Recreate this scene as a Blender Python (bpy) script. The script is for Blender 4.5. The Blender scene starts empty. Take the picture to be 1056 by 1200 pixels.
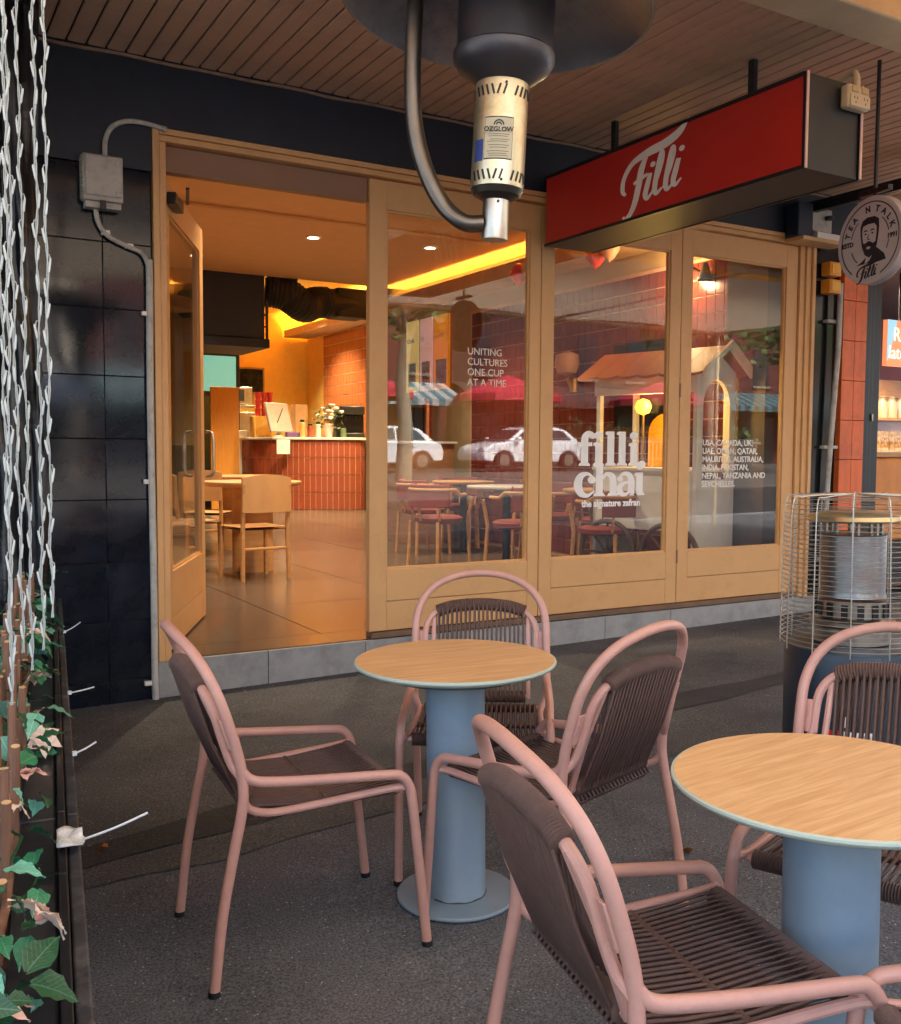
import bpy, math, random
from math import radians, sin, cos, pi, sqrt
from mathutils import Vector, Matrix
random.seed(7)
scn = bpy.context.scene
col = scn.collection

# ------------------------------------------------------------------ camera, sky, sun, exposure
SLOPE = 0.0138                                   # the footpath rises gently along the shop front
def ground_z(x): return SLOPE * (x - 1.0)
cam_d = bpy.data.cameras.new('camera'); cam = bpy.data.objects.new('camera', cam_d); col.objects.link(cam)
scn.camera = cam
cam_d.sensor_fit = 'HORIZONTAL'; cam_d.sensor_width = 36.0
cam_d.lens = 36.0 * 1146.34 / 1056.0
cam_d.clip_start = 0.05; cam_d.clip_end = 2000
_y, _p, _r = radians(30.1615), radians(3.5538), radians(0.3314)
_f = Vector((sin(_y)*cos(_p), cos(_y)*cos(_p), -sin(_p)))
_rt = Vector((cos(_y), -sin(_y), 0)); _u = _rt.cross(_f)
_R = cos(_r)*_rt + sin(_r)*_u; _U = -sin(_r)*_rt + cos(_r)*_u
cam.matrix_world = Matrix(((_R.x, _U.x, -_f.x, 0), (_R.y, _U.y, -_f.y, 0), (_R.z, _U.z, -_f.z, 1.35), (0, 0, 0, 1)))

world = bpy.data.worlds.new('World'); scn.world = world; world.use_nodes = True
wn = world.node_tree.nodes; wl = world.node_tree.links
bg = wn.get('Background') or wn.new('ShaderNodeBackground')
sky = wn.new('ShaderNodeTexSky'); sky.sky_type = 'NISHITA'; sky.sun_disc = False
SUN_EL, SUN_AZ = radians(48), radians(14)        # azimuth from +Y, clockwise: high behind the shop, which shades the footpath
sky.sun_elevation = SUN_EL; sky.sun_rotation = SUN_AZ
sky.air_density = 1.0; sky.dust_density = 5.5; sky.ozone_density = 1.0
wl.new(sky.outputs[0], bg.inputs[0]); bg.inputs[1].default_value = 0.15
sun_d = bpy.data.lights.new('sun', 'SUN'); sun_d.energy = 3.5; sun_d.angle = radians(8); sun_d.color = (1, .97, .93)
sun = bpy.data.objects.new('sun', sun_d); col.objects.link(sun)
_sd = Vector((sin(SUN_AZ)*cos(SUN_EL), cos(SUN_AZ)*cos(SUN_EL), sin(SUN_EL)))
sun.rotation_euler = _sd.to_track_quat('Z', 'Y').to_euler(); sun.location = _sd*30
scn.view_settings.view_transform = 'Standard'; scn.view_settings.look = 'None'
scn.view_settings.exposure = 2.85; scn.view_settings.gamma = 1.0; scn.view_settings.use_curve_mapping = False
scn.cycles.max_bounces = 8; scn.cycles.diffuse_bounces = 4; scn.cycles.glossy_bounces = 4; scn.cycles.transparent_max_bounces = 14; scn.cycles.use_denoising = True
scn.cycles.caustics_reflective = False; scn.cycles.caustics_refractive = False

# ------------------------------------------------------------------ materials
MATS = {}
def srgb(r, g, b):
    f = lambda c: (c/255/12.92) if c/255 <= .04045 else ((c/255+.055)/1.055)**2.4
    return (f(r), f(g), f(b))
def mat(name, base, rough=.5, metal=0, var=.12, scale=6, bump=0, bscale=60, rvar=0, spec=.5, stretch=(1,1,1), coat=0, dirt=None, dscale=2.5, damt=.5):
    if name in MATS: return MATS[name]
    m = bpy.data.materials.new(name); m.use_nodes = True; MATS[name] = m
    nt = m.node_tree; N = nt.nodes; L = nt.links; b = N['Principled BSDF']
    b.inputs['Roughness'].default_value = rough; b.inputs['Metallic'].default_value = metal
    b.inputs['Specular IOR Level'].default_value = spec; b.inputs['Coat Weight'].default_value = coat
    tc = N.new('ShaderNodeTexCoord'); mp = N.new('ShaderNodeMapping'); mp.inputs['Scale'].default_value = stretch
    L.new(tc.outputs['Object'], mp.inputs[0])
    nz = N.new('ShaderNodeTexNoise'); nz.inputs['Scale'].default_value = scale; nz.inputs['Detail'].default_value = 5; nz.inputs['Roughness'].default_value = .6
    L.new(mp.outputs[0], nz.inputs['Vector'])
    rp = N.new('ShaderNodeValToRGB'); e = rp.color_ramp.elements
    lo = tuple(c*(1-var) for c in base)+(1,); hi = tuple(min(1, c*(1+var)) for c in base)+(1,)
    e[0].position = .3; e[0].color = lo; e[1].position = .7; e[1].color = hi
    L.new(nz.outputs[0], rp.inputs[0]); out = rp.outputs[0]
    if dirt:
        n3 = N.new('ShaderNodeTexNoise'); n3.inputs['Scale'].default_value = dscale; n3.inputs['Detail'].default_value = 8; n3.inputs['Roughness'].default_value = .7
        L.new(tc.outputs['Object'], n3.inputs['Vector'])
        r3 = N.new('ShaderNodeValToRGB'); r3.color_ramp.elements[0].position = .48; r3.color_ramp.elements[1].position = .72
        r3.color_ramp.elements[0].color = (0,0,0,1); r3.color_ramp.elements[1].color = (damt,damt,damt,1)
        L.new(n3.outputs[0], r3.inputs[0])
        mx = N.new('ShaderNodeMix'); mx.data_type = 'RGBA'; L.new(r3.outputs[0], mx.inputs['Factor']); L.new(out, mx.inputs['A']); mx.inputs['B'].default_value = dirt+(1,)
        out = mx.outputs['Result']
    L.new(out, b.inputs['Base Color'])
    if rvar:
        mr = N.new('ShaderNodeMapRange'); mr.inputs['To Min'].default_value = max(0, rough-rvar); mr.inputs['To Max'].default_value = min(1, rough+rvar)
        n4 = N.new('ShaderNodeTexNoise'); n4.inputs['Scale'].default_value = scale*.7; n4.inputs['Detail'].default_value = 6
        L.new(tc.outputs['Object'], n4.inputs['Vector']); L.new(n4.outputs[0], mr.inputs['Value']); L.new(mr.outputs[0], b.inputs['Roughness'])
    if bump:
        n2 = N.new('ShaderNodeTexNoise'); n2.inputs['Scale'].default_value = bscale; n2.inputs['Detail'].default_value = 4
        L.new(mp.outputs[0], n2.inputs['Vector'])
        bp = N.new('ShaderNodeBump'); bp.inputs['Strength'].default_value = bump; bp.inputs['Distance'].default_value = .01
        L.new(n2.outputs[0], bp.inputs['Height']); L.new(bp.outputs[0], b.inputs['Normal'])
    return m
def emis(name, colr, strength):
    if name in MATS: return MATS[name]
    m = bpy.data.materials.new(name); m.use_nodes = True; MATS[name] = m
    b = m.node_tree.nodes['Principled BSDF']; b.inputs['Base Color'].default_value = colr+(1,)
    b.inputs['Emission Color'].default_value = colr+(1,); b.inputs['Emission Strength'].default_value = strength
    return m
def glass(name, tint=(.93,.95,.94), f0=.055):
    m = bpy.data.materials.new(name); m.use_nodes = True; nt = m.node_tree; N = nt.nodes; L = nt.links; MATS[name] = m
    N.remove(N['Principled BSDF']); out = N['Material Output']
    lw = N.new('ShaderNodeLayerWeight'); lw.inputs[0].default_value = .5
    pw = N.new('ShaderNodeMath'); pw.operation = 'POWER'; pw.inputs[1].default_value = 5
    ma = N.new('ShaderNodeMath'); ma.operation = 'MULTIPLY_ADD'; ma.inputs[1].default_value = 1-f0; ma.inputs[2].default_value = f0
    L.new(lw.outputs['Facing'], pw.inputs[0]); L.new(pw.outputs[0], ma.inputs[0])
    tr = N.new('ShaderNodeBsdfTransparent'); tr.inputs[0].default_value = tint+(1,)
    gl = N.new('ShaderNodeBsdfGlossy'); gl.inputs['Roughness'].default_value = .0
    mx = N.new('ShaderNodeMixShader'); L.new(ma.outputs[0], mx.inputs[0]); L.new(tr.outputs[0], mx.inputs[1]); L.new(gl.outputs[0], mx.inputs[2])
    L.new(mx.outputs[0], out.inputs[0]); return m

# ------------------------------------------------------------------ mesh helpers
def spline(pts, n=6, closed=False):
    pts = [Vector(p) for p in pts]; out = []; m = len(pts)
    for i in range(m if closed else m-1):
        if closed: a, b, c, d = pts[(i-1) % m], pts[i], pts[(i+1) % m], pts[(i+2) % m]
        else: a, b, c, d = pts[max(i-1,0)], pts[i], pts[i+1], pts[min(i+2,m-1)]
        for k in range(n):
            t = k/n
            out.append(.5*((2*b)+(c-a)*t+(2*a-5*b+4*c-d)*t*t+(3*b-a-3*c+d)*t**3))
    if not closed: out.append(pts[-1].copy())
    return out
class MB:
    def __init__(s): s.v = []; s.f = []
    def box(s, x0, x1, y0, y1, z0, z1):
        o = len(s.v); s.v += [(x,y,z) for z in (z0,z1) for y in (y0,y1) for x in (x0,x1)]
        s.f += [tuple(o+i for i in q) for q in ((0,2,3,1),(4,5,7,6),(0,1,5,4),(2,6,7,3),(0,4,6,2),(1,3,7,5))]; return s
    def obox(s, c, u, v, w):           # centre and three half-axis vectors
        o = len(s.v); c, u, v, w = map(Vector, (c,u,v,w))
        s.v += [tuple(c+a*u+b*v+d*w) for d in (-1,1) for b in (-1,1) for a in (-1,1)]
        s.f += [tuple(o+i for i in q) for q in ((0,2,3,1),(4,5,7,6),(0,1,5,4),(2,6,7,3),(0,4,6,2),(1,3,7,5))]; return s
    def tube(s, path, r, n=10, closed=False, cap=True):
        P = [Vector(p) for p in path]; m = len(P); o = len(s.v)
        rr = r if isinstance(r, (list, tuple)) else [r]*m
        T = []
        for i in range(m):
            a = P[(i-1) % m] if (closed or i > 0) else P[i]; b = P[(i+1) % m] if (closed or i < m-1) else P[i]
            T.append((b-a).normalized())
        ref = Vector((0,0,1)) if abs(T[0].z) < .9 else Vector((1,0,0))
        nrm = (ref-T[0]*ref.dot(T[0])).normalized()
        for i in range(m):
            nrm = (nrm-T[i]*nrm.dot(T[i]))
            if nrm.length < 1e-6: nrm = T[i].orthogonal()
            nrm.normalize(); bn = T[i].cross(nrm)
            for k in range(n):
                a = 2*pi*k/n; s.v.append(tuple(P[i]+rr[i]*(cos(a)*nrm+sin(a)*bn)))
        for i in range(m if closed else m-1):
            for k in range(n):
                a = o+i*n+k; b = o+i*n+(k+1) % n; c = o+((i+1) % m)*n+(k+1) % n; d = o+((i+1) % m)*n+k
                s.f.append((a,b,c,d))
        if cap and not closed:
            s.f.append(tuple(o+k for k in reversed(range(n)))); s.f.append(tuple(o+(m-1)*n+k for k in range(n)))
        return s
    def lathe(s, prof, n=40, c=(0,0,0), cap=True):
        o = len(s.v); m = len(prof)
        for r, z in prof:
            for k in range(n): a = 2*pi*k/n; s.v.append((c[0]+r*cos(a), c[1]+r*sin(a), c[2]+z))
        for i in range(m-1):
            for k in range(n): s.f.append((o+i*n+k, o+i*n+(k+1) % n, o+(i+1)*n+(k+1) % n, o+(i+1)*n+k))
        if cap:
            s.f.append(tuple(o+k for k in reversed(range(n)))); s.f.append(tuple(o+(m-1)*n+k for k in range(n)))
        return s
    def prism(s, poly, y0, y1, fn=None):   # poly in (x,z), extruded along y
        o = len(s.v); n = len(poly)
        for y in (y0, y1): s.v += [(p[0], y, p[1]) for p in poly]
        s.f.append(tuple(o+i for i in range(n))); s.f.append(tuple(o+n+i for i in reversed(range(n))))
        for i in range(n): j = (i+1) % n; s.f.append((o+j, o+i, o+n+i, o+n+j))
        return s
    def grid(s, fn, nu, nv):
        o = len(s.v)
        for j in range(nv+1):
            for i in range(nu+1): s.v.append(tuple(fn(i/nu, j/nv)))
        for j in range(nv):
            for i in range(nu): a = o+j*(nu+1)+i; s.f.append((a, a+1, a+nu+2, a+nu+1))
        return s
    def mesh(s, name, smooth=True, angle=35):
        me = bpy.data.meshes.new(name); me.from_pydata(s.v, [], s.f); me.update()
        if smooth:
            me.polygons.foreach_set('use_smooth', [True]*len(me.polygons)); me.set_sharp_from_angle(angle=radians(angle))
        return me
    def build(s, name, m, parent=None, bevel=0, smooth=True, angle=35, loc=None, rot=None):
        me = s.mesh(name, smooth, angle); me.materials.append(m)
        return link(name, me, parent, bevel, loc, rot)
def link(name, me, parent=None, bevel=0, loc=None, rot=None):
    o = bpy.data.objects.new(name, me); col.objects.link(o); o.parent = parent
    if bevel:
        b = o.modifiers.new('bevel', 'BEVEL'); b.width = bevel; b.segments = 2; b.limit_method = 'ANGLE'; b.harden_normals = False
    if loc: o.location = loc
    if rot: o.rotation_euler = rot
    return o
def box(name, m, parent, x0, x1, y0, y1, z0, z1, bevel=0): return MB().box(x0,x1,y0,y1,z0,z1).build(name, m, parent, bevel)
def tag(o, label, cat=None, group=None, kind=None):
    if label: o['label'] = label
    if cat: o['category'] = cat
    if group: o['group'] = group
    if kind: o['kind'] = kind
    return o
def thing(name, label, cat, loc=(0,0,0), rz=0, group=None, rot=None):
    o = bpy.data.objects.new(name, None); col.objects.link(o); o.location = loc
    o.rotation_euler = rot if rot else (0,0,rz); o.empty_display_size = .1
    return tag(o, label, cat, group)
def struct(o): o['kind'] = 'structure'; return o
def copy_tree(o, parent=None):
    c = o.copy(); col.objects.link(c); c.parent = parent
    for ch in list(o.children): copy_tree(ch, c)
    return c
def stand(o, x, y, rz, dz=0):          # put a thing on the sloping footpath, square to its surface
    o.matrix_world = Matrix.Translation((x, y, ground_z(x)+dz)) @ Matrix.Rotation(-math.atan(SLOPE), 4, 'Y') @ Matrix.Rotation(rz, 4, 'Z')
def text_mesh(body, size, extr=.001, align='LEFT', spacing=1.0, bold=0, line=1.0):
    cu = bpy.data.curves.new('lettering', 'FONT'); cu.body = body; cu.size = size; cu.extrude = extr; cu.align_x = align
    cu.space_character = spacing; cu.offset = bold; cu.space_line = line; cu.resolution_u = 3
    t = bpy.data.objects.new('tmp', cu); col.objects.link(t)
    dg = bpy.context.evaluated_depsgraph_get(); me = bpy.data.meshes.new_from_object(t.evaluated_get(dg))
    bpy.data.objects.remove(t); bpy.data.curves.remove(cu); return me
def text(name, body, size, m, parent, loc, rot, **k):
    me = text_mesh(body, size, **k); me.materials.clear(); me.materials.append(m); return link(name, me, parent, 0, loc, rot)
def stroke(mb, pts, w, n=8, t=.002, z=0, closed=False):      # flat ribbon with a varying width in the xy plane
    pw = [(p[0], p[1], (w[i] if isinstance(w, (list,tuple)) else w)) for i, p in enumerate(pts)]
    S = spline(pw, n, closed); m = len(S); o = len(mb.v)
    for i in range(m):
        a = S[i-1] if (i > 0 or closed) else S[0]; b = S[(i+1) % m] if (i < m-1 or closed) else S[-1]
        d = Vector((b.x-a.x, b.y-a.y)); d = d.normalized() if d.length > 1e-9 else Vector((1,0)); nx, ny = -d.y, d.x; h = max(.0001, S[i].z)/2
        for zz in (z+i*1.2e-5, z+t+i*1.2e-5):
            mb.v.append((S[i].x+nx*h, S[i].y+ny*h, zz)); mb.v.append((S[i].x-nx*h, S[i].y-ny*h, zz))
    for i in range(m if closed else m-1):
        a = o+4*i; b = o+4*((i+1) % m)
        mb.f += [(a+2,a+3,b+3,b+2), (a+1,a,b,b+1), (a,a+2,b+2,b), (a+3,a+1,b+1,b+3)]
    if not closed: mb.f += [(o,o+1,o+3,o+2), (o+4*(m-1)+1,o+4*(m-1),o+4*(m-1)+2,o+4*(m-1)+3)]
    return mb
def flat(mb, poly, t=.002, z=0):
    o = len(mb.v); n = len(poly)
    for zz in (z, z+t): mb.v += [(p[0], p[1], zz) for p in poly]
    mb.f.append(tuple(o+i for i in reversed(range(n)))); mb.f.append(tuple(o+n+i for i in range(n)))
    for i in range(n): j = (i+1) % n; mb.f.append((o+i, o+j, o+n+j, o+n+i))
    return mb
def disc_poly(cx, cy, rx, ry=None, n=28): ry = ry or rx; return [(cx+rx*cos(2*pi*k/n), cy+ry*sin(2*pi*k/n)) for k in range(n)]
FACE_Y = (radians(90), 0, 0)                 # lettering that faces the street
FACE_X = (radians(90), 0, radians(-90))      # lettering that faces along the footpath (towards -X)

# ------------------------------------------------------------------ shared materials
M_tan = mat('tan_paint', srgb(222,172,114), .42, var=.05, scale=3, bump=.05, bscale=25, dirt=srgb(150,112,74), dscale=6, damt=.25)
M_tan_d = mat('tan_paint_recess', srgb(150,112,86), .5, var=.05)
M_navy = mat('navy_paint', srgb(20,29,43), .5, var=.2, scale=2.5, bump=.1, bscale=20, dirt=srgb(44,52,64), dscale=5, damt=.3)
M_navytile = mat('navy_glazed_tile', srgb(23,29,40), .09, var=.3, scale=4, bump=.03, bscale=7, rvar=.06, dirt=srgb(70,74,84), dscale=9, damt=.12)
M_black = mat('black_paint', srgb(24,25,28), .4, var=.15)
M_blackm = mat('black_metal', srgb(34,36,40), .38, metal=.3, var=.2, dirt=srgb(80,76,70), dscale=12, damt=.3)
M_grout = mat('dark_grout', srgb(12,13,16), .9)
M_soffit = mat('brown_lining_board', srgb(206,168,138), .55, var=.12, scale=1.2, stretch=(3,.6,1), bump=.05, bscale=30, dirt=srgb(140,108,94), dscale=4, damt=.4)
M_cream = mat('cream_painted_steel', srgb(214,196,160), .45, var=.08, dirt=srgb(150,130,100), damt=.3)
M_kerb = mat('grey_stone_tile', srgb(158,158,154), .6, var=.12, scale=8, bump=.06, bscale=60, dirt=srgb(90,88,84), dscale=5, damt=.5)
M_pvc = mat('grey_pvc', srgb(190,186,176), .5, var=.08, dirt=srgb(110,104,94), dscale=14, damt=.6)
M_white = mat('white_vinyl', srgb(238,232,222), .5, var=.03)
M_letter = mat('white_vinyl_letter', srgb(253,251,247), .5, var=.01)
M_glass = glass('window_glass')
M_steel = mat('brushed_steel', srgb(190,186,176), .3, metal=1, var=.15, scale=10, stretch=(1,1,.15), dirt=srgb(150,120,70), dscale=9, damt=.5)
M_wire = mat('galvanised_wire', srgb(205,200,188), .35, metal=.8, var=.1)
M_pink = mat('salmon_powder_coat', srgb(202,152,135), .38, var=.06, scale=5, bump=.05, bscale=260, rvar=.1, dirt=srgb(150,104,92), dscale=26, damt=.2)
M_rope = mat('brown_rope', srgb(98,73,62), .75, var=.12, scale=40, bump=.15, bscale=300, dirt=srgb(134,110,102), dscale=9, damt=.2)
M_foot = mat('black_rubber', srgb(22,22,23), .7)
M_blue = mat('blue_grey_powder_coat', srgb(134,154,166), .45, var=.04, scale=3, bump=.03, bscale=200, dirt=srgb(104,112,114), dscale=9, damt=.18)
M_edge = mat('mint_table_edge', srgb(186,200,184), .5, var=.06)
M_orangewood = mat('warm_oak', srgb(190,138,84), .45, var=.16, scale=4, stretch=(1,1,8))
M_red = mat('sign_red', srgb(188,46,38), .35, var=.06, scale=2)
def wood_top():
    m = bpy.data.materials.new('oak_table_top'); m.use_nodes = True; N = m.node_tree.nodes; L = m.node_tree.links; b = N['Principled BSDF']
    tc = N.new('ShaderNodeTexCoord'); mp = N.new('ShaderNodeMapping'); mp.inputs['Scale'].default_value = (1.5, 22, 1); mp.inputs['Rotation'].default_value = (0,0,radians(8))
    L.new(tc.outputs['Object'], mp.inputs[0])
    n1 = N.new('ShaderNodeTexNoise'); n1.inputs['Scale'].default_value = 3.0; n1.inputs['Detail'].default_value = 9; n1.inputs['Roughness'].default_value = .65; n1.inputs['Distortion'].default_value = .6
    L.new(mp.outputs[0], n1.inputs['Vector'])
    rp = N.new('ShaderNodeValToRGB'); e = rp.color_ramp.elements; e[0].position = .3; e[0].color = srgb(202,154,102)+(1,); e[1].position = .68; e[1].color = srgb(232,192,140)+(1,)
    el = e.new(.5); el.color = srgb(220,174,122)+(1,)
    L.new(n1.outputs[0], rp.inputs[0]); L.new(rp.outputs[0], b.inputs['Base Color']); b.inputs['Roughness'].default_value = .42
    bp = N.new('ShaderNodeBump'); bp.inputs['Strength'].default_value = .06; L.new(n1.outputs[0], bp.inputs['Height']); L.new(bp.outputs[0], b.inputs['Normal'])
    return m
M_oak = wood_top()
def asphalt(name, dark, light, speck, size, bumpy):
    m = bpy.data.materials.new(name); m.use_nodes = True; N = m.node_tree.nodes; L = m.node_tree.links; b = N['Principled BSDF']
    tc = N.new('ShaderNodeTexCoord')
    def nz(s, d=6, r=.6):
        n = N.new('ShaderNodeTexNoise'); n.inputs['Scale'].default_value = s; n.inputs['Detail'].default_value = d; n.inputs['Roughness'].default_value = r; L.new(tc.outputs['Object'], n.inputs['Vector']); return n.outputs[0]
    def ramp(i, p0, c0, p1, c1):
        r = N.new('ShaderNodeValToRGB'); e = r.color_ramp.elements; e[0].position = p0; e[0].color = c0+(1,); e[1].position = p1; e[1].color = c1+(1,); L.new(i, r.inputs[0]); return r.outputs[0]
    def mix(f, a, bb, mode='MIX'):
        x = N.new('ShaderNodeMix'); x.data_type = 'RGBA'; x.blend_type = mode
        for k, v in (('Factor', f), ('A', a), ('B', bb)):
            if isinstance(v, (int,float)): x.inputs[k].default_value = v
            elif isinstance(v, tuple): x.inputs[k].default_value = v+(1,)
            else: L.new(v, x.inputs[k])
        return x.outputs['Result']
    big = nz(1.1, 7, .65); c = ramp(big, .35, dark, .68, light)
    fine = ramp(nz(size, 3, .75), .36, (.45,.45,.45), .66, (1.65,1.65,1.65)); c = mix(1.0, c, fine, 'MULTIPLY')
    vo = N.new('ShaderNodeTexVoronoi'); vo.inputs['Scale'].default_value = size*.55; L.new(tc.outputs['Object'], vo.inputs['Vector'])
    sp = ramp(vo.outputs['Distance'], .10, (1,1,1), .22, (0,0,0))
    wn_ = N.new('ShaderNodeTexWhiteNoise'); L.new(vo.outputs['Position'], wn_.inputs['Vector']); thr = ramp(wn_.outputs['Value'], .74, (0,0,0), .90, (1,1,1))
    msk = mix(1.0, sp, thr, 'MULTIPLY'); c = mix(msk, c, speck)
    st = ramp(nz(2.3, 8, .75), .56, (0,0,0), .75, (.28,.28,.28)); c = mix(st, c, tuple(x*1.15 for x in srgb(96,84,70)))
    v2 = N.new('ShaderNodeTexVoronoi'); v2.inputs['Scale'].default_value = 3.1; v2.inputs['Randomness'].default_value = 1; L.new(tc.outputs['Object'], v2.inputs['Vector'])
    gum = ramp(v2.outputs['Distance'], .035, (.5,.5,.5), .06, (0,0,0)); c = mix(gum, c, srgb(120,116,110))
    st2 = ramp(nz(.9, 9, .8), .60, (0,0,0), .68, (.5,.5,.5)); c = mix(st2, c, tuple(x*.8 for x in dark))
    L.new(c, b.inputs['Base Color']); b.inputs['Roughness'].default_value = .88; b.inputs['Specular IOR Level'].default_value = .3
    bp = N.new('ShaderNodeBump'); bp.inputs['Strength'].default_value = bumpy; bp.inputs['Distance'].default_value = .006
    L.new(nz(size*.8, 4, .7), bp.inputs['Height']); L.new(bp.outputs[0], b.inputs['Normal']); return m
M_asph = asphalt('worn_asphalt', srgb(84,86,89), srgb(114,116,119), srgb(204,204,202), 140, 1.0)
M_asph2 = asphalt('smooth_dark_asphalt', srgb(70,70,72), srgb(98,97,97), srgb(166,164,158), 120, .6)
D = 5.306            # plane of the shop front
FL = .21             # floor level inside the cafe
# ------------------------------------------------------------------ ground
def slab(name, m, x0, x1, y0, y1, dz, nx=1):
    mb = MB(); mb.grid(lambda u, v: (x0+(x1-x0)*u, y0+(y1-y0)*v, ground_z(x0+(x1-x0)*u)+dz), nx, 1)
    return struct(mb.build(name, m, smooth=False))
g = MB(); g.grid(lambda u, v: (-400+800*u, -400+800*v, -3.2), 4, 4); struct(g.build('ground', mat('far_ground', srgb(90,88,84), .9)))
slab('footpath', M_asph, -14, 22, -2.6, 5.4, 0, 8)
# the smoother, darker strip of newer asphalt against the shop
mb = MB(); N_ = 60
def edge(u):
    x = -2+16*u
    return x, 3.06+.10*sin(x*.9)+.035*sin(x*4.1+1)+.02*sin(x*11)
for i in range(N_+1):
    x, y = edge(i/N_); mb.v += [(x, y, ground_z(x)+.004), (x, 5.38, ground_z(x)+.004)]
for i in range(N_): mb.f.append((2*i, 2*i+2, 2*i+3, 2*i+1))
struct(mb.build('asphalt_patch', M_asph2, smooth=False))
# a sunken trench repair running across the footpath
mb = MB()
for i in range(41):
    x = -.6+6.5*i/40; yc = 3.42+.13*(x-1)-.02*sin(x*3)
    mb.v += [(x, yc-.10-.02*sin(x*7), ground_z(x)+.008), (x, yc+.10+.02*sin(x*5+2), ground_z(x)+.008)]
for i in range(40): mb.f.append((2*i, 2*i+2, 2*i+3, 2*i+1))
struct(mb.build('trench_repair', asphalt('trench_asphalt', srgb(50,49,50), srgb(70,68,68), srgb(110,105,100), 150, .3), smooth=False))
slab('road', asphalt('road_asphalt', srgb(40,40,43), srgb(56,56,59), srgb(90,90,88), 60, .4), -60, 80, -12.5, -2.75, -.14, 4)
struct(MB().grid(lambda u, v: (-14+36*u, [-2.76,-2.60][int(v)], ground_z(-14+36*u)+.002), 8, 1).build('kerb', M_kerb, smooth=False))
mb = MB(); mb.grid(lambda u, v: (-60+140*u, -12.5-25*v, .0+.55*min(1, v*6)+ground_z(-60+140*u)*.5), 2, 12); struct(mb.build('far_pavement', mat('dark_paving', srgb(84,80,76), .8, var=.15)))

# ------------------------------------------------------------------ building
bld = thing('cafe_building', 'cafe shop front with navy tiled wall, dark fascia and grey stone step', 'building', (0,0,0))
MB().box(-4,1.258,D+.012,D+.30,-.3,2.80).build('wall', M_grout, bld)
MB().box(6.382,7.24,D+.02,D+.30,-.3,3.02).build('wall', mat('black_polished_stone', srgb(16,19,23), .12, var=.3), bld)
zs = [-.12,.125,.442,.756,1.086,1.405,1.731,2.076,2.414,2.797]; xs = [-.32,.014,.346,.678,1.008,1.254]
tile_cache = {}
for j in range(len(zs)-1):
    for i in range(len(xs)-1):
        key = (round(xs[i+1]-xs[i],3), round(zs[j+1]-zs[j],3))
        if key not in tile_cache:
            me = MB().box(.002, key[0]-.002, 0, .012, .002, key[1]-.002).mesh('tile'); me.materials.append(M_navytile); tile_cache[key] = me
        o = link('tile', tile_cache[key], bld, .0015, (xs[i], D+random.uniform(-.0008,.0008), zs[j]))
        o.rotation_euler = (random.uniform(-.003,.003), 0, random.uniform(-.004,.004))
f = MB().box(-4,1.258,D-.014,D+.30,2.80,3.40).build('fascia', M_navy, bld)
f = MB().box(1.258,12.5,D-.014,D+.30,3.034,3.40).build('fascia', M_navy, bld)
MB().tube([(x, D-.020+.004*sin(x*9), 3.362+.003*sin(x*13)) for x in [-1+.12*i for i in range(70)]], .009, 6).build('cornice_bead', mat('weathered_bead', srgb(150,122,98), .6, var=.3, scale=20), bld)
MB().box(-14,14,D+.03,D+.28,3.51,7.6).build('unseen_upper_wall', mat('painted_upper_brick', srgb(150,120,104), .8, var=.12), bld)  # unseen storey with parapet, added to keep the sun off the footpath
MB().box(-14,14,D-.10,D+.34,7.605,7.85).build('parapet', M_cream, bld)
# orange stone pillar: a column of tiles
for j in range(9):
    z0 = .02+.32*j
    for (a, b) in ((6.702,6.846),(6.85,6.993)):
        me = MB().box(a, b, D-.03, D+.02, z0+.0025, min(z0+.3185, 2.99)).build('pillar_tile', mat('orange_terracotta_tile', srgb(232,112,52), .45, var=.10, scale=3, stretch=(8,8,.6), dirt=srgb(140,64,38), dscale=5, damt=.4), bld, .002)
# stone step below the doors
x = 1.262; L_ = [.62,.61,.62,.60,.62,.61,.62,.62,.30]
for k, w in enumerate(L_):
    a, b = x+.002, min(x+w-.002, 6.52); x += w
    mb = MB(); za, zb = ground_z(a)-.05, ground_z(b)-.05
    o = len(mb.v); mb.v += [(a,D-.005,za),(b,D-.005,zb),(b,D+.02,zb),(a,D+.02,za),(a,D-.005,.206),(b,D-.005,.206),(b,D+.02,.206),(a,D+.02,.206)]
    mb.f += [(0,1,5,4),(1,2,6,5),(2,3,7,6),(3,0,4,7),(4,5,6,7),(3,2,1,0)]
    t = mb.build('step_tile', M_kerb, bld, .002); t.location = (0, random.uniform(-.0015,.0015), 0)
MB().box(1.262,6.52,D+.022,D+.32,-.2,.205).build('step', M_grout, bld)
MB().box(2.54,6.38,D+.008,D+.09,.212,.246).build('sill', mat('weathered_sill', srgb(120,92,68), .6, var=.2), bld, .002)
# door frame: jambs and stepped head
fr = MB(); fr.box(1.262,1.296,D-.022,D+.12,.208,3.030).box(1.298,1.334,D-.008,D+.12,.208,2.964)
fr.build('door_jamb', M_tan, bld, .003)
MB().box(1.298,6.378,D-.022,D+.12,3.000,3.030).box(1.298,6.34,D-.008,D+.11,2.966,2.998).build('door_head', M_tan, bld, .003)
MB().box(6.342,6.378,D-.022,D+.12,.208,2.998).box(6.29,6.340,D-.004,D+.11,.208,2.964).box(6.236,6.288,D+.012,D+.10,.208,2.964).build('door_jamb', M_tan, bld, .003)
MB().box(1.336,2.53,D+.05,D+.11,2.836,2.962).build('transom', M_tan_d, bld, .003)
MB().box(1.336,2.53,D+.035,D+.10,2.822,2.834).build('transom_bead', M_tan_d, bld, .002)

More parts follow.
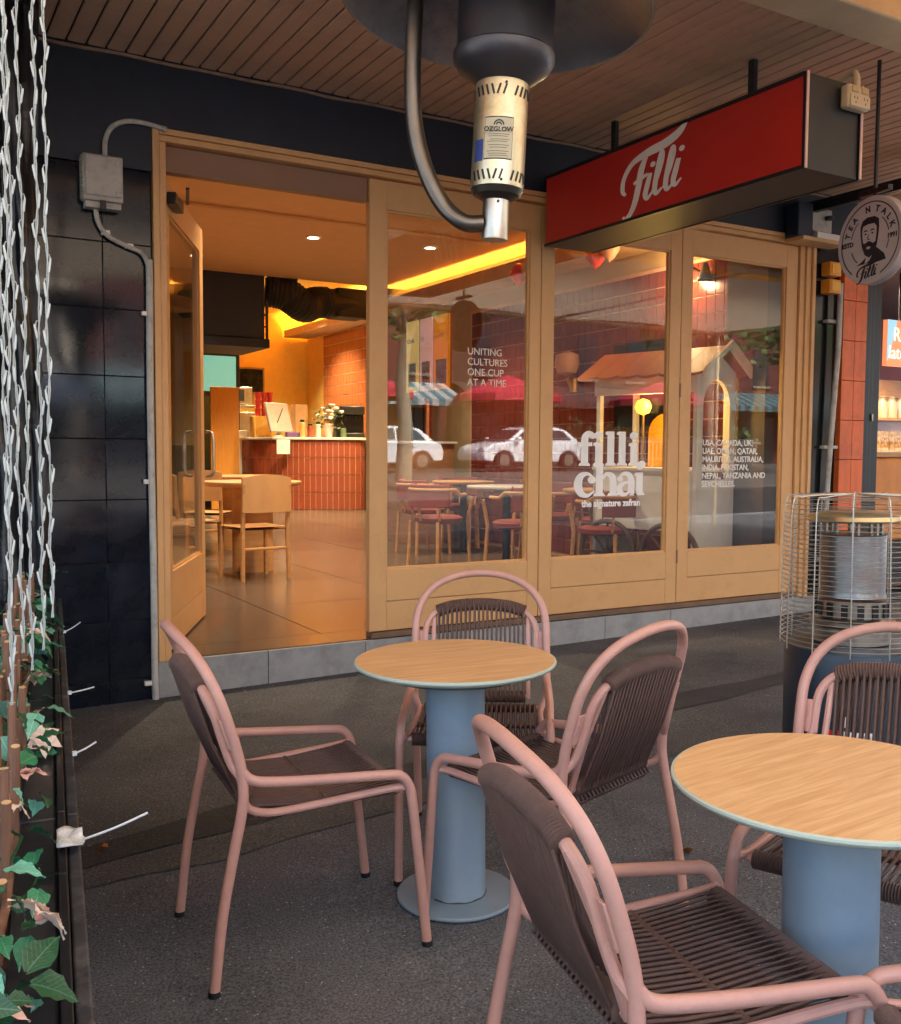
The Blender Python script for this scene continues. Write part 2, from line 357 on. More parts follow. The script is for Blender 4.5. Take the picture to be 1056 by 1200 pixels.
# ------------------------------------------------------------------ glazed door panels
def door_panel(name, label, w, gl0, gl1, z0=.25, z1=2.958, gz0=.625, gz1=2.79, loc=(0,0,0), rz=0, group=None):
    t = thing(name, label, 'door', loc, rz, group); T = .05
    MB().box(.003,gl0,0,T,0,z1-z0).build('stile', M_tan, t, .003)
    MB().box(gl1,w-.003,0,T,0,z1-z0).build('stile', M_tan, t, .003)
    MB().box(gl0+.0005,gl1-.0005,.0005,T-.0005,gz1-z0,z1-z0).build('top_rail', M_tan, t)
    MB().box(gl0+.0005,gl1-.0005,.0005,T-.0005,.182,gz0-z0).build('bottom_rail', M_tan, t, .002)
    MB().box(gl0+.0005,gl1-.0005,.0015,T-.0005,.001,.178).build('kick_board', M_tan, t, .002)
    b = MB(); e = .012
    for (a, c, d, f_) in ((gl0,gl0+e,gz0,gz1),(gl1-e,gl1,gz0,gz1),(gl0+e,gl1-e,gz0,gz0+e),(gl0+e,gl1-e,gz1-e,gz1)): b.box(a,c,.014,.040,d-z0,f_-z0)
    b.build('glazing_bead', M_tan, t)
    MB().box(gl0+.004,gl1-.004,.024,.030,gz0-z0+.004,gz1-z0-.004).build('glass', M_glass, t, smooth=False)
    return t
YP = D+.03
p1 = door_panel('bifold_door', 'tan framed glass door panel lettered uniting cultures, next to open doorway', 1.25, .119, 1.161, loc=(2.532,YP,.25))
p2 = door_panel('bifold_door', 'tan framed glass door panel with large white filli chai lettering', 1.237, .104, 1.130, loc=(3.782,YP,.25))
p3 = door_panel('bifold_door', 'tan framed glass door panel listing countries, at the end by black wall', 1.211, .108, 1.086, loc=(5.019,YP,.25))
leaf = door_panel('entrance_door', 'tan framed glass entrance door standing open into the cafe', 1.30, .15, 1.17, z0=.222, z1=2.82, gz0=.66, gz1=2.66, loc=(1.352,D+.125,.222), rz=radians(65))
MB().tube(spline([(1.235,.07,.95),(1.235,.115,.97),(1.235,.12,1.10),(1.235,.115,1.23),(1.235,.07,1.25)],5), .010, 8).build('pull_handle', M_steel, leaf)
MB().tube(spline([(1.235,-.02,.95),(1.235,-.065,.97),(1.235,-.07,1.10),(1.235,-.065,1.23),(1.235,-.02,1.25)],5), .010, 8).build('pull_handle', M_steel, leaf)
c_ = MB().box(.06,.30,-.055,-.004,2.47,2.535).build('door_closer', M_black, leaf, .006)
MB().obox((.22,-.09,2.55),(.17,.03,0),(.0,.01,0),(0,0,.006)).build('closer_arm', M_black, c_)
# hinges between the bifold panels
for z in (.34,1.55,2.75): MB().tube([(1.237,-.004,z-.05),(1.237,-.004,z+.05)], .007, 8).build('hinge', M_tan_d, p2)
# lettering on the glass
GY = .0235
def serif_word():
    mb = MB(); T = .0012; sw = .145                         # heavy rounded slab-serif letters, x-height 1
    def bar(x, y0, y1, w=.30): flat(mb, [(x-w/2,y0),(x+w/2,y0),(x+w/2,y1),(x-w/2,y1)], T)
    def foot(x, y=0, w=.50): flat(mb, [(x-w/2,y),(x+w/2,y),(x+w/2-.04,y+.10),(x+.15,y+.14),(x-.15,y+.14),(x-w/2+.04,y+.10)], T*1.02)
    def flag(x, y): flat(mb, [(x-.24,y-.13),(x-.15,y-.16),(x-.15,y+.0),(x-.22,y-.03)], T*.98)
    def i_(x): bar(x,0,1); foot(x); flag(x,1.0); flat(mb, disc_poly(x,1.30,.185,.175,20), T)
    def l_(x): bar(x,0,1.48); foot(x); flag(x,1.48)
    def f_(x):
        bar(x,0,1.05); foot(x); stroke(mb, [(x,1.0),(x+.02,1.22),(x+.15,1.38),(x+.33,1.36)], [.30,.29,.22,.16], t=T*1.04); flat(mb, disc_poly(x+.33,1.28,.15,.13,18), T*1.08); flat(mb, [(x-.30,.84),(x+.32,.84),(x+.32,1.0),(x-.30,1.0)], T*.96)
    def c2(x, y):
        stroke(mb, [(x+.36,y+.80),(x+.12,y+.96),(x-.16,y+.86),(x-.28,y+.5),(x-.16,y+.14),(x+.12,y+.03),(x+.42,y+.22)], [.10,.14,.27,.36,.28,.17,.06], t=T); flat(mb, disc_poly(x+.30,y+.70,.17,.155,18), T*1.06)
    def h_(x, y):
        flat(mb, [(x-.15,y),(x+.15,y),(x+.15,y+1.40),(x-.15,y+1.40)], T); foot(x,y); flag(x,y+1.40)
        stroke(mb, [(x+.10,y+.72),(x+.30,y+.94),(x+.52,y+.86),(x+.60,y+.6),(x+.60,y+.06)], [.10,.16,.27,.30,.30], t=T*1.04); foot(x+.60,y)
    def a_(x, y):
        stroke(mb, [(x-.26,y+.74),(x-.1,y+.94),(x+.14,y+.92),(x+.26,y+.66),(x+.26,y+.1)], [.10,.16,.22,.30,.30], t=T*1.04)
        flat(mb, disc_poly(x-.22,y+.72,.13,.12,16), T*1.1)
        stroke(mb, [(x+.24,y+.56),(x-.04,y+.54),(x-.24,y+.36),(x-.2,y+.12),(x+.02,y+.05),(x+.24,y+.2)], [.10,.14,.24,.24,.15,.08], t=T*.94); foot(x+.36,y,.34)
    x = .45; Y1 = 1.30
    for k, fn in enumerate((f_, i_, l_, l_, i_)):
        px = (.40,1.00,1.52,2.02,2.54)[k]
        n0 = len(mb.v); fn(px); mb.v[n0:] = [(a, b+Y1, c) for a, b, c in mb.v[n0:]]
    flat(mb, disc_poly(2.92,Y1+.06,.16,.16,18), T*1.3)
    c2(.42,0); h_(1.05,0); a_(2.18,0)
    n0 = len(mb.v); i_(2.82); mb.v[n0:] = [(a, min(b, 1.2) if False else b, c) for a, b, c in mb.v[n0:]]
    return mb
w = serif_word(); s_ = .188
w.v = [(a*.205, b*s_*.86, c) for a, b, c in w.v]
w.build('lettering', M_letter, p2, loc=(4.094-3.782, GY, 1.045-.25), rot=FACE_Y, smooth=False)
text('lettering', 'the signature zafran', .066, M_letter, p2, (4.42-3.782, GY, .972-.25), FACE_Y, align='CENTER', bold=.0022)
text('lettering', 'USA, CANADA, UK,\nUAE, OMAN, QATAR,\nMAURITUS, AUSTRALIA,\nINDIA, PAKISTAN,\nNEPAL, TANZANIA AND\nSEYCHELLES.', .062, M_letter, p3, (5.277-5.019, GY, 1.405-.25), FACE_Y, line=1.0, spacing=.98, bold=.0008)
text('lettering', 'UNITING\nCULTURES\nONE CUP\nAT A TIME', .064, M_white, p1, (3.232-2.532, GY, 1.965-.25), FACE_Y, line=1.02)

# ------------------------------------------------------------------ awning with lining boards
aw = thing('street_awning', 'brown board-lined awning above the shop front', 'awning', (0,0,0))
ab = MB().box(0,.087,3.18,D-.03,.0,.02).mesh('lining_board'); ab.materials.append(M_soffit)
k = 0; x = -2.0
while x < 12.5:
    o = link('lining_board', ab, aw, .007, (x, 0, 3.372+random.uniform(-.0015,.0015))); x += .095; k += 1
MB().box(-2,12.6,3.10,D-.02,3.392,3.50).build('deck', M_black, aw)
MB().box(-2,12.6,2.94,3.172,3.315,3.50).build('edge_beam', M_cream, aw, .01)
MB().box(6.22,6.28,3.18,D-.02,3.20,3.28).build('bracket_beam', M_blackm, aw, .004)
# fabric canopy from the awning; unseen canvas past the band, tinted for fill light
cv = thing('fabric_canopy', 'fabric canopy with orange band beyond the cream awning beam', 'canopy', (0,0,0))
def fabric(name='orange_canvas', c1=srgb(240,150,36), c2=srgb(255,160,40), tl=.35):
    m = bpy.data.materials.new(name); m.use_nodes = True; N = m.node_tree.nodes; L = m.node_tree.links; out = N['Material Output']; b = N['Principled BSDF']
    b.inputs['Base Color'].default_value = c1+(1,); b.inputs['Roughness'].default_value = .8
    t = N.new('ShaderNodeBsdfTranslucent'); t.inputs[0].default_value = c2+(1,)
    mx = N.new('ShaderNodeMixShader'); mx.inputs[0].default_value = tl; L.new(b.outputs[0], mx.inputs[1]); L.new(t.outputs[0], mx.inputs[2]); L.new(mx.outputs[0], out.inputs[0]); return m
def canvas_z(u, q): return 3.50-.14*q-.10*sin(pi*q)+.02*sin(u*30)
MB().grid(lambda u, v: (-3+15*u, 2.93-.62*v, canvas_z(u, .151*v)), 40, 3).build('orange_band', fabric(), cv)
MB().grid(lambda u, v: (-3+15*u, 2.305-3.475*v, canvas_z(u, .152+.848*v)), 40, 8).build('canvas', fabric('fill_light_canvas', srgb(104,74,54), srgb(240,216,186), .24), cv)
for x in (-3,.6,4.6,8.6,12): MB().tube([(x,2.93,3.44),(x,1.2,3.34),(x,-1.17,3.31)], .025, 8).build('rafter', M_cream, cv)
MB().tube([(-3,-1.17,3.31),(12,-1.17,3.31)], .03, 8).build('front_rail', M_cream, cv)
for x in (-3,12): MB().tube([(x,-1.17,ground_z(x)),(x,-1.17,3.31)], .035, 10).build('post', M_cream, cv)
# ------------------------------------------------------------------ cafe interior: shell
M_plaster = mat('olive_plaster', srgb(176,150,112), .8, var=.05)
M_yellow = mat('mustard_wall_paint', srgb(240,198,96), .7, var=.06)
M_ceil = mat('ceiling_paint', srgb(222,180,134), .7, var=.04)
M_rtile = mat('maroon_wall_tile', srgb(116,52,42), .22, var=.14, scale=5, rvar=.08)
M_otile = mat('terracotta_counter_tile', srgb(150,72,50), .25, var=.14, scale=5, rvar=.08)
M_rgrout = mat('pale_grout', srgb(206,160,134), .9)
def floor_mat():
    m = bpy.data.materials.new('polished_floor'); m.use_nodes = True; N = m.node_tree.nodes; L = m.node_tree.links; b = N['Principled BSDF']
    tc = N.new('ShaderNodeTexCoord'); oi = N.new('ShaderNodeObjectInfo')
    ad = N.new('ShaderNodeVectorMath'); ad.operation = 'ADD'; L.new(tc.outputs['Object'], ad.inputs[0]); L.new(oi.outputs['Location'], ad.inputs[1])
    mp = N.new('ShaderNodeMapping'); mp.inputs['Scale'].default_value = (.9, 1.1, 1); L.new(ad.outputs[0], mp.inputs[0])
    n = N.new('ShaderNodeTexNoise'); n.inputs['Scale'].default_value = 1.3; n.inputs['Detail'].default_value = 4; n.inputs['Distortion'].default_value = .2; L.new(mp.outputs[0], n.inputs['Vector'])
    r = N.new('ShaderNodeValToRGB'); e = r.color_ramp.elements; e[0].position = .32; e[0].color = srgb(84,71,62)+(1,); e[1].position = .7; e[1].color = srgb(96,82,71)+(1,)
    L.new(n.outputs[0], r.inputs[0]); L.new(r.outputs[0], b.inputs['Base Color'])
    mr = N.new('ShaderNodeMapRange'); mr.inputs['To Min'].default_value = .20; mr.inputs['To Max'].default_value = .26; L.new(n.outputs[0], mr.inputs['Value']); L.new(mr.outputs[0], b.inputs['Roughness'])
    return m
fl = struct(box('cafe_floor', M_grout, None, .6, 9.5, D+.325, 22, FL-.06, FL-.003))
ft = MB().box(.004,1.196,.004,1.196,-.003,.0).mesh('floor_tile'); ft.materials.append(floor_mat())
ft0 = MB().box(.0015,1.1985,.0015,.2985,-.003,.0).mesh('floor_tile'); ft0.materials.append(ft.materials[0])
for i in range(8):
    for j in range(13): link('floor_tile', ft, fl, 0, (.02+1.2*i-.08, D+.33+1.2*j, FL))
    link('floor_tile', ft0, fl, 0, (.02+1.2*i-.08, D+.028, FL))
struct(box('cafe_ceiling', M_ceil, None, .6, 6.42, D+.31, 12.3, 3.60, 3.75))
struct(box('kitchen_ceiling', M_yellow, None, .6, 9.5, 12.31, 22, 4.5, 4.6))
struct(box('ceiling_bulkhead', M_ceil, None, .6, 9.5, 12.16, 12.30, 3.76, 4.7))
struct(box('cafe_wall', M_plaster, None, .45, .6, D+.31, 22, 0, 4.7))
struct(box('cafe_wall', M_yellow, None, .45, 9.7, 22.01, 22.15, 0, 4.7))
struct(box('cafe_wall', mat('mustard_side_paint', srgb(236,190,100), .7, var=.06), None, 8.81, 8.95, 13.36, 22, 0, 4.7))
struct(box('cafe_wall', M_plaster, None, 6.6, 9.65, 13.26, 13.35, 0, 4.7))
struct(box('cafe_wall', M_plaster, None, .6, 7.3, D+.302, D+.309, 3.04, 3.75))
struct(box('pier', mat('grey_pier', srgb(96,84,78), .6), None, 6.22, 6.448, D+.32, D+.76, FL, 3.59))
rw = struct(box('cafe_wall', M_plaster, None, 6.45, 6.58, D+.31, 13.25, 0, 4.2))
struct(box('party_wall', M_black, None, 6.42, 6.6, D+.12, D+.30, 0, 3.02))
# tiled right-hand wall
box('grout_bed', M_rgrout, rw, 6.436, 6.4495, D+.765, 10.6, FL, 3.10)
tm = MB().box(-.008,.0,.0038,.1052,.0055,.1515).mesh('wall_tile'); tm.materials.append(M_rtile)
stuff = MB()
for j in range(18):
    for i in range(4, 45):
        y0, z0 = D+.34+.109*i, FL+.03+.157*j; jx = random.uniform(-.0012,.0012)
        if i < 28 and 5 <= j <= 16: o = link('wall_tile', tm, rw, 0, (6.436+jx, y0, z0))
        else: stuff.box(6.428+jx, 6.436, y0+.0038, y0+.1052, z0+.0055, z0+.1515)
s = stuff.build('wall_tiles', M_rtile, rw, smooth=False); s['kind'] = 'stuff'
# far kitchen tile panel on the side wall
kw = struct(box('kitchen_tile_wall', M_rgrout, None, 8.77, 8.805, 16.7, 20.9, FL, 3.95))
tk = MB().box(-.008,.0,.006,.154,.010,.220).mesh('wall_tile'); tk.materials.append(mat('orange_kitchen_tile', srgb(176,100,60), .25, var=.14))
for j in range(8):
    for i in range(26): link('wall_tile', tk, kw, 0, (8.769, 16.72+.16*i, 2.1+.23*j))
st2 = MB()
for j in range(8):
    for i in range(26): st2.box(8.761, 8.769, 16.7225+.16*i, 16.8775+.16*i, .2625+.23*j, .4875+.23*j)
s = st2.build('wall_tiles', tk.materials[0], kw, smooth=False); s['kind'] = 'stuff'

# ------------------------------------------------------------------ interior light
def spot(loc, energy, colr=(1,.80,.55), size=110, blend=.8, r=.06):
    d = bpy.data.lights.new('downlight_lamp', 'SPOT'); d.energy = energy; d.color = colr; d.spot_size = radians(size); d.spot_blend = blend; d.shadow_soft_size = r
    o = bpy.data.objects.new('downlight_lamp', d); col.objects.link(o); o.location = loc; return o
E_warm = emis('warm_lamp', (1,.80,.52), 5)
E_cove = emis('amber_led', (1,.58,.11), 11)
def downlight(x, y, z, e, label, **k):
    t = thing('downlight', label, 'light', (x,y,z), 0, 'round ceiling downlights')
    MB().lathe([(.085,0),(.085,-.012),(.06,-.014),(.055,-.004),(.055,0)], 20, cap=False).build('trim_ring', mat('white_trim', srgb(230,224,214), .5), t)
    MB().lathe([(.001,-.004),(.056,-.004)], 20, cap=False).build('lens', E_warm, t)
    l = spot((0,0,-.05), e, **k); l.parent = t
for (x, y) in ((2.4,7.0),(3.9,7.4),(2.4,9.6),(4.0,9.8),(3.2,11.4),(5.3,9.6)):
    downlight(x, y, 3.599, 46, 'small round downlight in the cafe ceiling')
for (x, y) in ((4.4,15.2),(6.6,15.6),(7.6,19.6),(7.9,16.2),(5.4,19.6)):
    downlight(x, y, 4.499, 160, 'small round downlight in the mustard kitchen ceiling', colr=(1,.82,.46))
# light cove along the tiled wall
cvs = thing('light_cove', 'amber glowing light shelf above the tiled wall', 'light', (0,0,0))
MB().box(6.06,6.10,D+.42,13.2,3.28,3.44).box(6.10,6.44,D+.42,13.2,3.28,3.31).build('shelf', mat('cove_paint', srgb(200,160,124), .6), cvs)
MB().box(6.14,6.17,D+.45,13.1,3.312,3.328).build('light_strip', E_cove, cvs)
cv2 = thing('light_cove', 'amber glowing light shelf high in the far kitchen', 'light', (0,0,0))
MB().box(8.2,8.26,14.5,21.9,3.98,4.14).box(8.26,8.80,14.5,21.9,3.98,4.02).build('shelf', MATS['cove_paint'], cv2)
MB().box(8.32,8.38,14.6,21.8,4.022,4.05).build('light_strip', emis('amber_led_kitchen', (1,.64,.15), 15), cv2)
# ceiling conduit and sprinkler pipe
cd = thing('ceiling_conduit', 'thin painted conduit running across the cafe ceiling', 'pipe', (0,0,0))
MB().tube([(.7,9.0,3.575),(5.7,9.0,3.575)], .018, 8).build('pipe', M_ceil, cd)
for x in (1.6,3.2,4.9): MB().box(x-.02,x+.02,8.98,9.02,3.575,3.6).build('clip', M_ceil, cd)
def ceil_plate(x, y, label):
    t = thing('ceiling_vent', label, 'vent', (x,y,3.6)); MB().box(-.16,.16,-.11,.11,-.014,-.001).build('frame', M_ceil, t, .004); MB().box(-.13,.13,-.08,.08,-.018,-.0145).build('grille', mat('vent_grille', srgb(150,126,106), .6), t)
ceil_plate(3.6, 7.5, 'rectangular vent plate in the cafe ceiling inside the doorway'); ceil_plate(4.9, 8.0, 'rectangular vent plate in the cafe ceiling behind the first glass panel')

# ------------------------------------------------------------------ kitchen end
hd = thing('menu_hood', 'dark navy hood box hanging over the kitchen pass', 'hood', (0,0,0))
M_hood = mat('navy_hood_steel', srgb(13,22,42), .5, var=.2)
MB().box(3.30,4.36,12.35,13.4,2.80,3.62).build('casing', M_hood, hd, .01)
MB().box(3.30,4.42,12.32,13.45,2.68,2.797).build('lip', M_hood, hd, .01)
MB().box(3.18,3.29,12.31,12.60,FL,3.62).build('post', M_black, hd)
MB().box(4.40,4.43,12.40,12.43,2.80,3.60).build('hanger', M_black, hd); MB().box(4.365,4.40,12.38,12.41,3.1,3.12).box(4.365,4.40,12.38,12.41,2.95,2.97).build('bracket', M_black, hd)
du = thing('air_duct', 'fat black flexible air duct under the kitchen ceiling', 'duct', (0,0,0))
p = spline([(4.45,12.55,3.46),(4.72,12.5,3.42),(5.0,12.6,3.30),(5.3,12.8,3.40),(5.9,12.9,3.42),(6.4,12.9,3.42)], 14)
MB().tube(p, [.21+.012*(i % 2) if i < 46 else .20 for i in range(len(p))], 16).build('flexible_hose', mat('black_duct', srgb(34,32,32), .6), du)
MB().box(5.55,6.0,12.70,13.10,3.22,3.62).build('duct_box', mat('black_duct2', srgb(40,36,34), .6), du, .01)
MB().tube([(4.72,12.5,3.6),(4.72,12.5,4.4)], .15, 12).build('riser', MATS['black_duct'], du)
# counter with curved corner
ct = thing('service_counter', 'terracotta tiled counter with rounded corner and white top', 'counter', (0,0,0))
cp = spline([(6.05,20.2),(6.20,18.9),(6.42,18.1),(6.78,17.72),(7.25,17.46),(7.9,17.22),(8.12,17.32),(8.16,17.7)], 10)
cp = [Vector((a.x, a.y, 0)) for a in [Vector((q[0], q[1], 0)) for q in cp]]
H0, H1 = FL, 1.60
seg = [0]
for i in range(1, len(cp)): seg.append(seg[-1]+(cp[i]-cp[i-1]).length)
def at(s):
    s = max(0, min(seg[-1], s))
    for i in range(1, len(cp)):
        if s <= seg[i]:
            t = (s-seg[i-1])/(seg[i]-seg[i-1]); d = (cp[i]-cp[i-1]).normalized(); return cp[i-1].lerp(cp[i], t), d
    return cp[-1], (cp[-1]-cp[-2]).normalized()
core = MB(); core_in = [(8.6,18.2),(6.9,20.4)]
poly = [(q.x,q.y) for q in cp]+[(8.4,18.0),(7.1,20.3)]
o_ = MB(); n_ = len(poly)
for z in (H0, H1-.05): o_.v += [(a,b,z) for a,b in poly]
o_.f += [tuple(range(n_)), tuple(n_+i for i in reversed(range(n_)))]+[((i+1) % n_, i, n_+i, n_+(i+1) % n_) for i in range(n_)]
o_.build('body', M_rgrout, ct, smooth=False)
tp = MB()
for z in (H1-.045, H1): tp.v += [((a-7.4)*1.05+7.4,(b-19)*1.03+19,z) for a,b in poly]
tp.f += [tuple(range(n_)), tuple(n_+i for i in reversed(range(n_)))]+[((i+1) % n_, i, n_+i, n_+(i+1) % n_) for i in range(n_)]
tp.build('top', mat('white_stone_top', srgb(226,218,206), .3, var=.05), ct, .006, smooth=False)
TW, TH = .108, .334
ctm = MB().box(-TW/2+.007, TW/2-.007, -.012, .006, .009, TH-.009).mesh('tile'); ctm.materials.append(M_otile)
nT = int(seg[-1]/TW)
for k in range(4):
    for i in range(nT):
        q, d = at((i+.5)*TW); o = link('tile', ctm, ct, 0, (q.x, q.y, H0+.003+TH*k), (0,0,math.atan2(d.y,d.x)))
# things on the counter
def boxy(name, label, cat, m, x0,x1,y0,y1,z0,z1, bevel=.01): return tag(box(name, m, None, x0,x1,y0,y1,z0,z1, bevel), label, cat)
pos = thing('till_screen', 'white till screen turned away on the tiled counter', 'till', (6.62,18.0,H1), radians(25))
MB().obox((0,0,.38),(.30,0,0),(0,.03,.0),(0,.08,.28)).build('screen', mat('white_plastic', srgb(176,164,156), .4), pos, .02)
MB().lathe([(.12,0),(.12,.02),(.04,.04),(.04,.12),(.001,.12)], 20).build('foot', MATS['white_plastic'], pos); MB().tube([(-.1,-.05,.25),(-.05,-.09,.4),(.05,-.06,.55)], .008, 6).build('cable', M_black, pos)
boxy('cardboard_box', 'brown cardboard box standing beside the white till screen', 'box', mat('cardboard', srgb(170,124,80), .8), 6.98,7.24,18.05,18.3,H1+.001,2.24)
boxy('cardboard_box', 'yellow carton behind the white till screen', 'box', mat('yellow_card', srgb(206,150,60), .7), 6.36,6.84,18.55,18.95,H1+.001,2.02)
for k, (x, z) in enumerate(((6.47,2.26),(6.60,2.26),(6.72,2.26))):
    cpx = thing('paper_cup_stack', 'tall stack of red patterned paper cups above the counter', 'cups', (x,18.75,2.021), 0, 'red cup stacks on the counter shelf')
    for q in range(3): MB().lathe([(.045,.0+.16*q),(.062,.155+.16*q)], 16).build('cup', mat('red_cup', srgb(200,60,66), .5, var=.35, scale=40), cpx)
ps = boxy('price_notice', 'small white notice with picture fixed to the tiled counter', 'notice', mat('notice_print', srgb(226,210,200), .6, var=.25, scale=30), 6.44,6.70,17.70,17.72,1.28,1.55,.002); ps.rotation_euler=(0,0,0); ps.location=(0,-.1,0)
vs = thing('flower_vase', 'pale vase of pink and white flowers on the counter', 'flowers', (7.55,17.75,H1+.001))
MB().lathe([(.07,0),(.09,.1),(.1,.26),(.085,.27),(.075,.26)], 20).build('vase', mat('pink_glass', srgb(214,176,166), .2), vs)
lf = MB(); fw = MB(); random.seed(3)
for k in range(150):
    a = random.uniform(0,2*pi); r = random.uniform(0,.30)**.9; z = .30+random.uniform(0,.36)-(r*.4); c = Vector((r*cos(a), r*sin(a), z))
    u = Vector((random.gauss(0,1),random.gauss(0,1),random.gauss(0,1))).normalized(); v = u.orthogonal().normalized(); s = .045
    n0 = len(lf.v); lf.v += [tuple(c-u*s), tuple(c+v*s*.5), tuple(c+u*s), tuple(c-v*s*.5)]; lf.f.append((n0,n0+1,n0+2,n0+3))
lf.build('foliage', mat('bouquet_leaf', srgb(70,84,48), .6, var=.4), vs, smooth=False)
for k in range(13):
    a = random.uniform(0,2*pi); r = random.uniform(.02,.26); z = .42+random.uniform(0,.24)-r*.3
    MB().lathe([(.006,-.03),(.045,-.01),(.052,.012),(.03,.03),(.004,.034)], 10, (r*cos(a), r*sin(a)-.03, z)).build('bloom', mat('pink_bloom' if k % 2 else 'white_bloom', srgb(228,172,168) if k % 2 else srgb(236,220,206), .7, var=.2, scale=30), vs)
for k, (x, y, h, c, l) in enumerate(((7.02,17.78,.34,srgb(196,150,90),'amber'),(7.16,17.72,.26,srgb(150,70,50),'red lidded'),(7.30,17.66,.30,srgb(210,200,186),'pale'),(7.78,17.55,.22,srgb(90,110,80),'green'))):
    jr = thing('counter_jar', l+' jar standing in the row on the terracotta counter', 'jar', (x,y,H1+.001)); MB().lathe([(.05,0),(.055,.02),(.055,h*.8),(.04,h*.86)], 16).build('body', mat('jar_'+str(k), c, .3), jr); MB().lathe([(.043,h*.86),(.043,h),(.01,h+.01)], 16).build('lid', M_black, jr)
boxy('napkin_box', 'purple printed carton lying on the counter before the till', 'box', mat('purple_card', srgb(96,60,110), .6, var=.3, scale=20), 6.72,7.0,17.80,17.92,H1+.001,H1+.10)
boxy('espresso_grinder', 'black coffee grinder beside the flower vase', 'grinder', M_black, 7.72,7.86,17.75,17.92,H1+.001,H1+.52)
boxy('wall_cabinet', 'steel cabinet under the dark menu screen', 'cabinet', M_steel, 6.5,7.9,21.3,21.95,FL,2.2)
cm = thing('coffee_machine', 'dark coffee machine at the end of the counter', 'coffee machine', (8.0,17.75,H1+.001), radians(-20))
MB().box(-.2,.28,-.2,.2,.0,.10).box(-.2,.28,-.0,.2,.10,.45).box(-.2,.28,-.22,.2,.45,.62).build('body', mat('dark_machine', srgb(46,42,40), .35, metal=.4), cm, .02)
for x in (-.1,.1): MB().tube([(x,-.12,.46),(x,-.12,.36),(x,-.26,.34)], .02, 8).build('group_handle', M_black, cm)
# kitchen back wall fittings
boxy('stainless_shelf', 'stainless kitchen shelving behind the counter', 'shelf', M_steel, 6.10,7.1,20.6,21.2,2.28,2.32)
mw = thing('microwave', 'small steel microwave on the kitchen shelf', 'microwave', (6.55,20.4,2.325)); MB().box(-.3,.3,-.2,.2,0,.36).build('case', M_steel, mw, .01); MB().box(-.24,.12,-.212,-.2005,.06,.3).build('door', M_black, mw)
sc = thing('menu_screen', 'dark menu screen on the mustard kitchen wall', 'screen', (7.1,21.9,2.95)); MB().box(-.62,.62,0,.08,-.3,.3).build('frame', mat('screen_frame', srgb(150,120,90), .4), sc); MB().box(-.58,.58,-.006,-.0005,-.26,.26).build('display', mat('dark_display', srgb(22,34,36), .15), sc)
fg = thing('drinks_fridge', 'tall fridge lit pale green inside the kitchen', 'fridge', (5.75,19.2,FL))
MB().box(-.5,.5,.0,.7,0,3.1).build('cabinet', M_black, fg, .01); MB().box(-.42,.42,-.012,-.0005,2.3,3.0).build('light_panel', emis('green_sign_light', (.12,.36,.29), .16), fg); MB().box(-.42,.42,-.012,-.0005,.2,2.2).build('door_glass', mat('fridge_glass', srgb(40,70,70), .1), fg)
boxy('timber_screen', 'vertical ribbed timber panel hiding the kitchen fridge', 'panel', mat('amber_timber', srgb(196,130,54), .5, var=.15, scale=3, stretch=(20,1,1)), 5.42,5.97,18.4,18.45,FL,2.55)
boxy('side_counter', 'white side counter behind the terracotta counter', 'counter', mat('white_laminate', srgb(226,226,222), .35), 5.98,6.30,18.9,20.0,FL,1.74)
boxy('kitchen_cabinet', 'grey cabinet run against the far tiled wall', 'cabinet', mat('grey_green_cabinet', srgb(136,136,118), .5), 8.2,8.76,16.6,19.5,FL,1.55)

# ------------------------------------------------------------------ tables and chairs inside
M_oakw = mat('light_oak', srgb(198,146,92), .45, var=.15, scale=4, stretch=(1,1,6))
M_oakw2 = mat('oak_veneer', srgb(196,148,98), .45, var=.12, scale=5, stretch=(1,1,.3))
def drum_table(x, y, label, r=.46):
    t = thing('round_table', label, 'table', (x,y,FL))
    MB().lathe([(r-.05,.80),(r,.83),(r,.845),(r-.01,.85)], 48).build('table_top', M_oakw2, t); MB().lathe([(.19,0),(.19,.80)], 32).build('drum_base', M_oakw, t); return t
def oak_chair(x, y, rz, label):
    t = thing('oak_chair', label, 'chair', (x,y,FL), rz, 'oak dining chairs inside the cafe')
    for sx in (-1,1):
        for sy in (-1,1):
            top = .84 if sy < 0 else .47
            MB().tube([(sx*.225,sy*.22,0),(sx*.215,sy*.205,.46)]+([(sx*.215,-.24,.84)] if sy < 0 else []), .021, 8).build('leg', M_oakw, t)
    MB().grid(lambda u, v: (-.23+.46*u, -.22+.45*v, .47-.02*sin(pi*u)*sin(pi*v)), 8, 6).grid(lambda u, v: (.23-.46*u, -.22+.45*v, .445), 8, 6).build('seat', M_oakw2, t)
    b = MB(); n = 12
    for k in range(n+1):
        a = -1+2*k/n; xx = .235*a; yy = -.235-.035*(1-a*a)
        for (dy, z) in ((-.012,.60),(.012,.60),(.012,.90+.03*(1-a*a)),(-.012,.90+.03*(1-a*a))): b.v.append((xx,yy+dy,z))
    for k in range(n):
        for q in range(4): b.f.append((4*k+q, 4*k+(q+1) % 4, 4*k+4+(q+1) % 4, 4*k+4+q))
    b.f += [(0,1,2,3), (4*n+3,4*n+2,4*n+1,4*n)]
    b.build('backrest', M_oakw2, t)
    MB().tube([(-.215,-.21,.28),(.215,-.21,.28)], .013, 6).build('stretcher', M_oakw, t); return t
drum_table(3.03, 8.95, 'round oak table with drum base, first inside the doorway')
oak_chair(2.86, 8.40, radians(8), 'oak chair with curved back at the first round table inside the doorway')
drum_table(3.55, 11.0, 'round oak table with drum base, second behind the doorway'); oak_chair(3.05, 10.5, radians(-35), 'oak chair at the second round table behind the doorway')
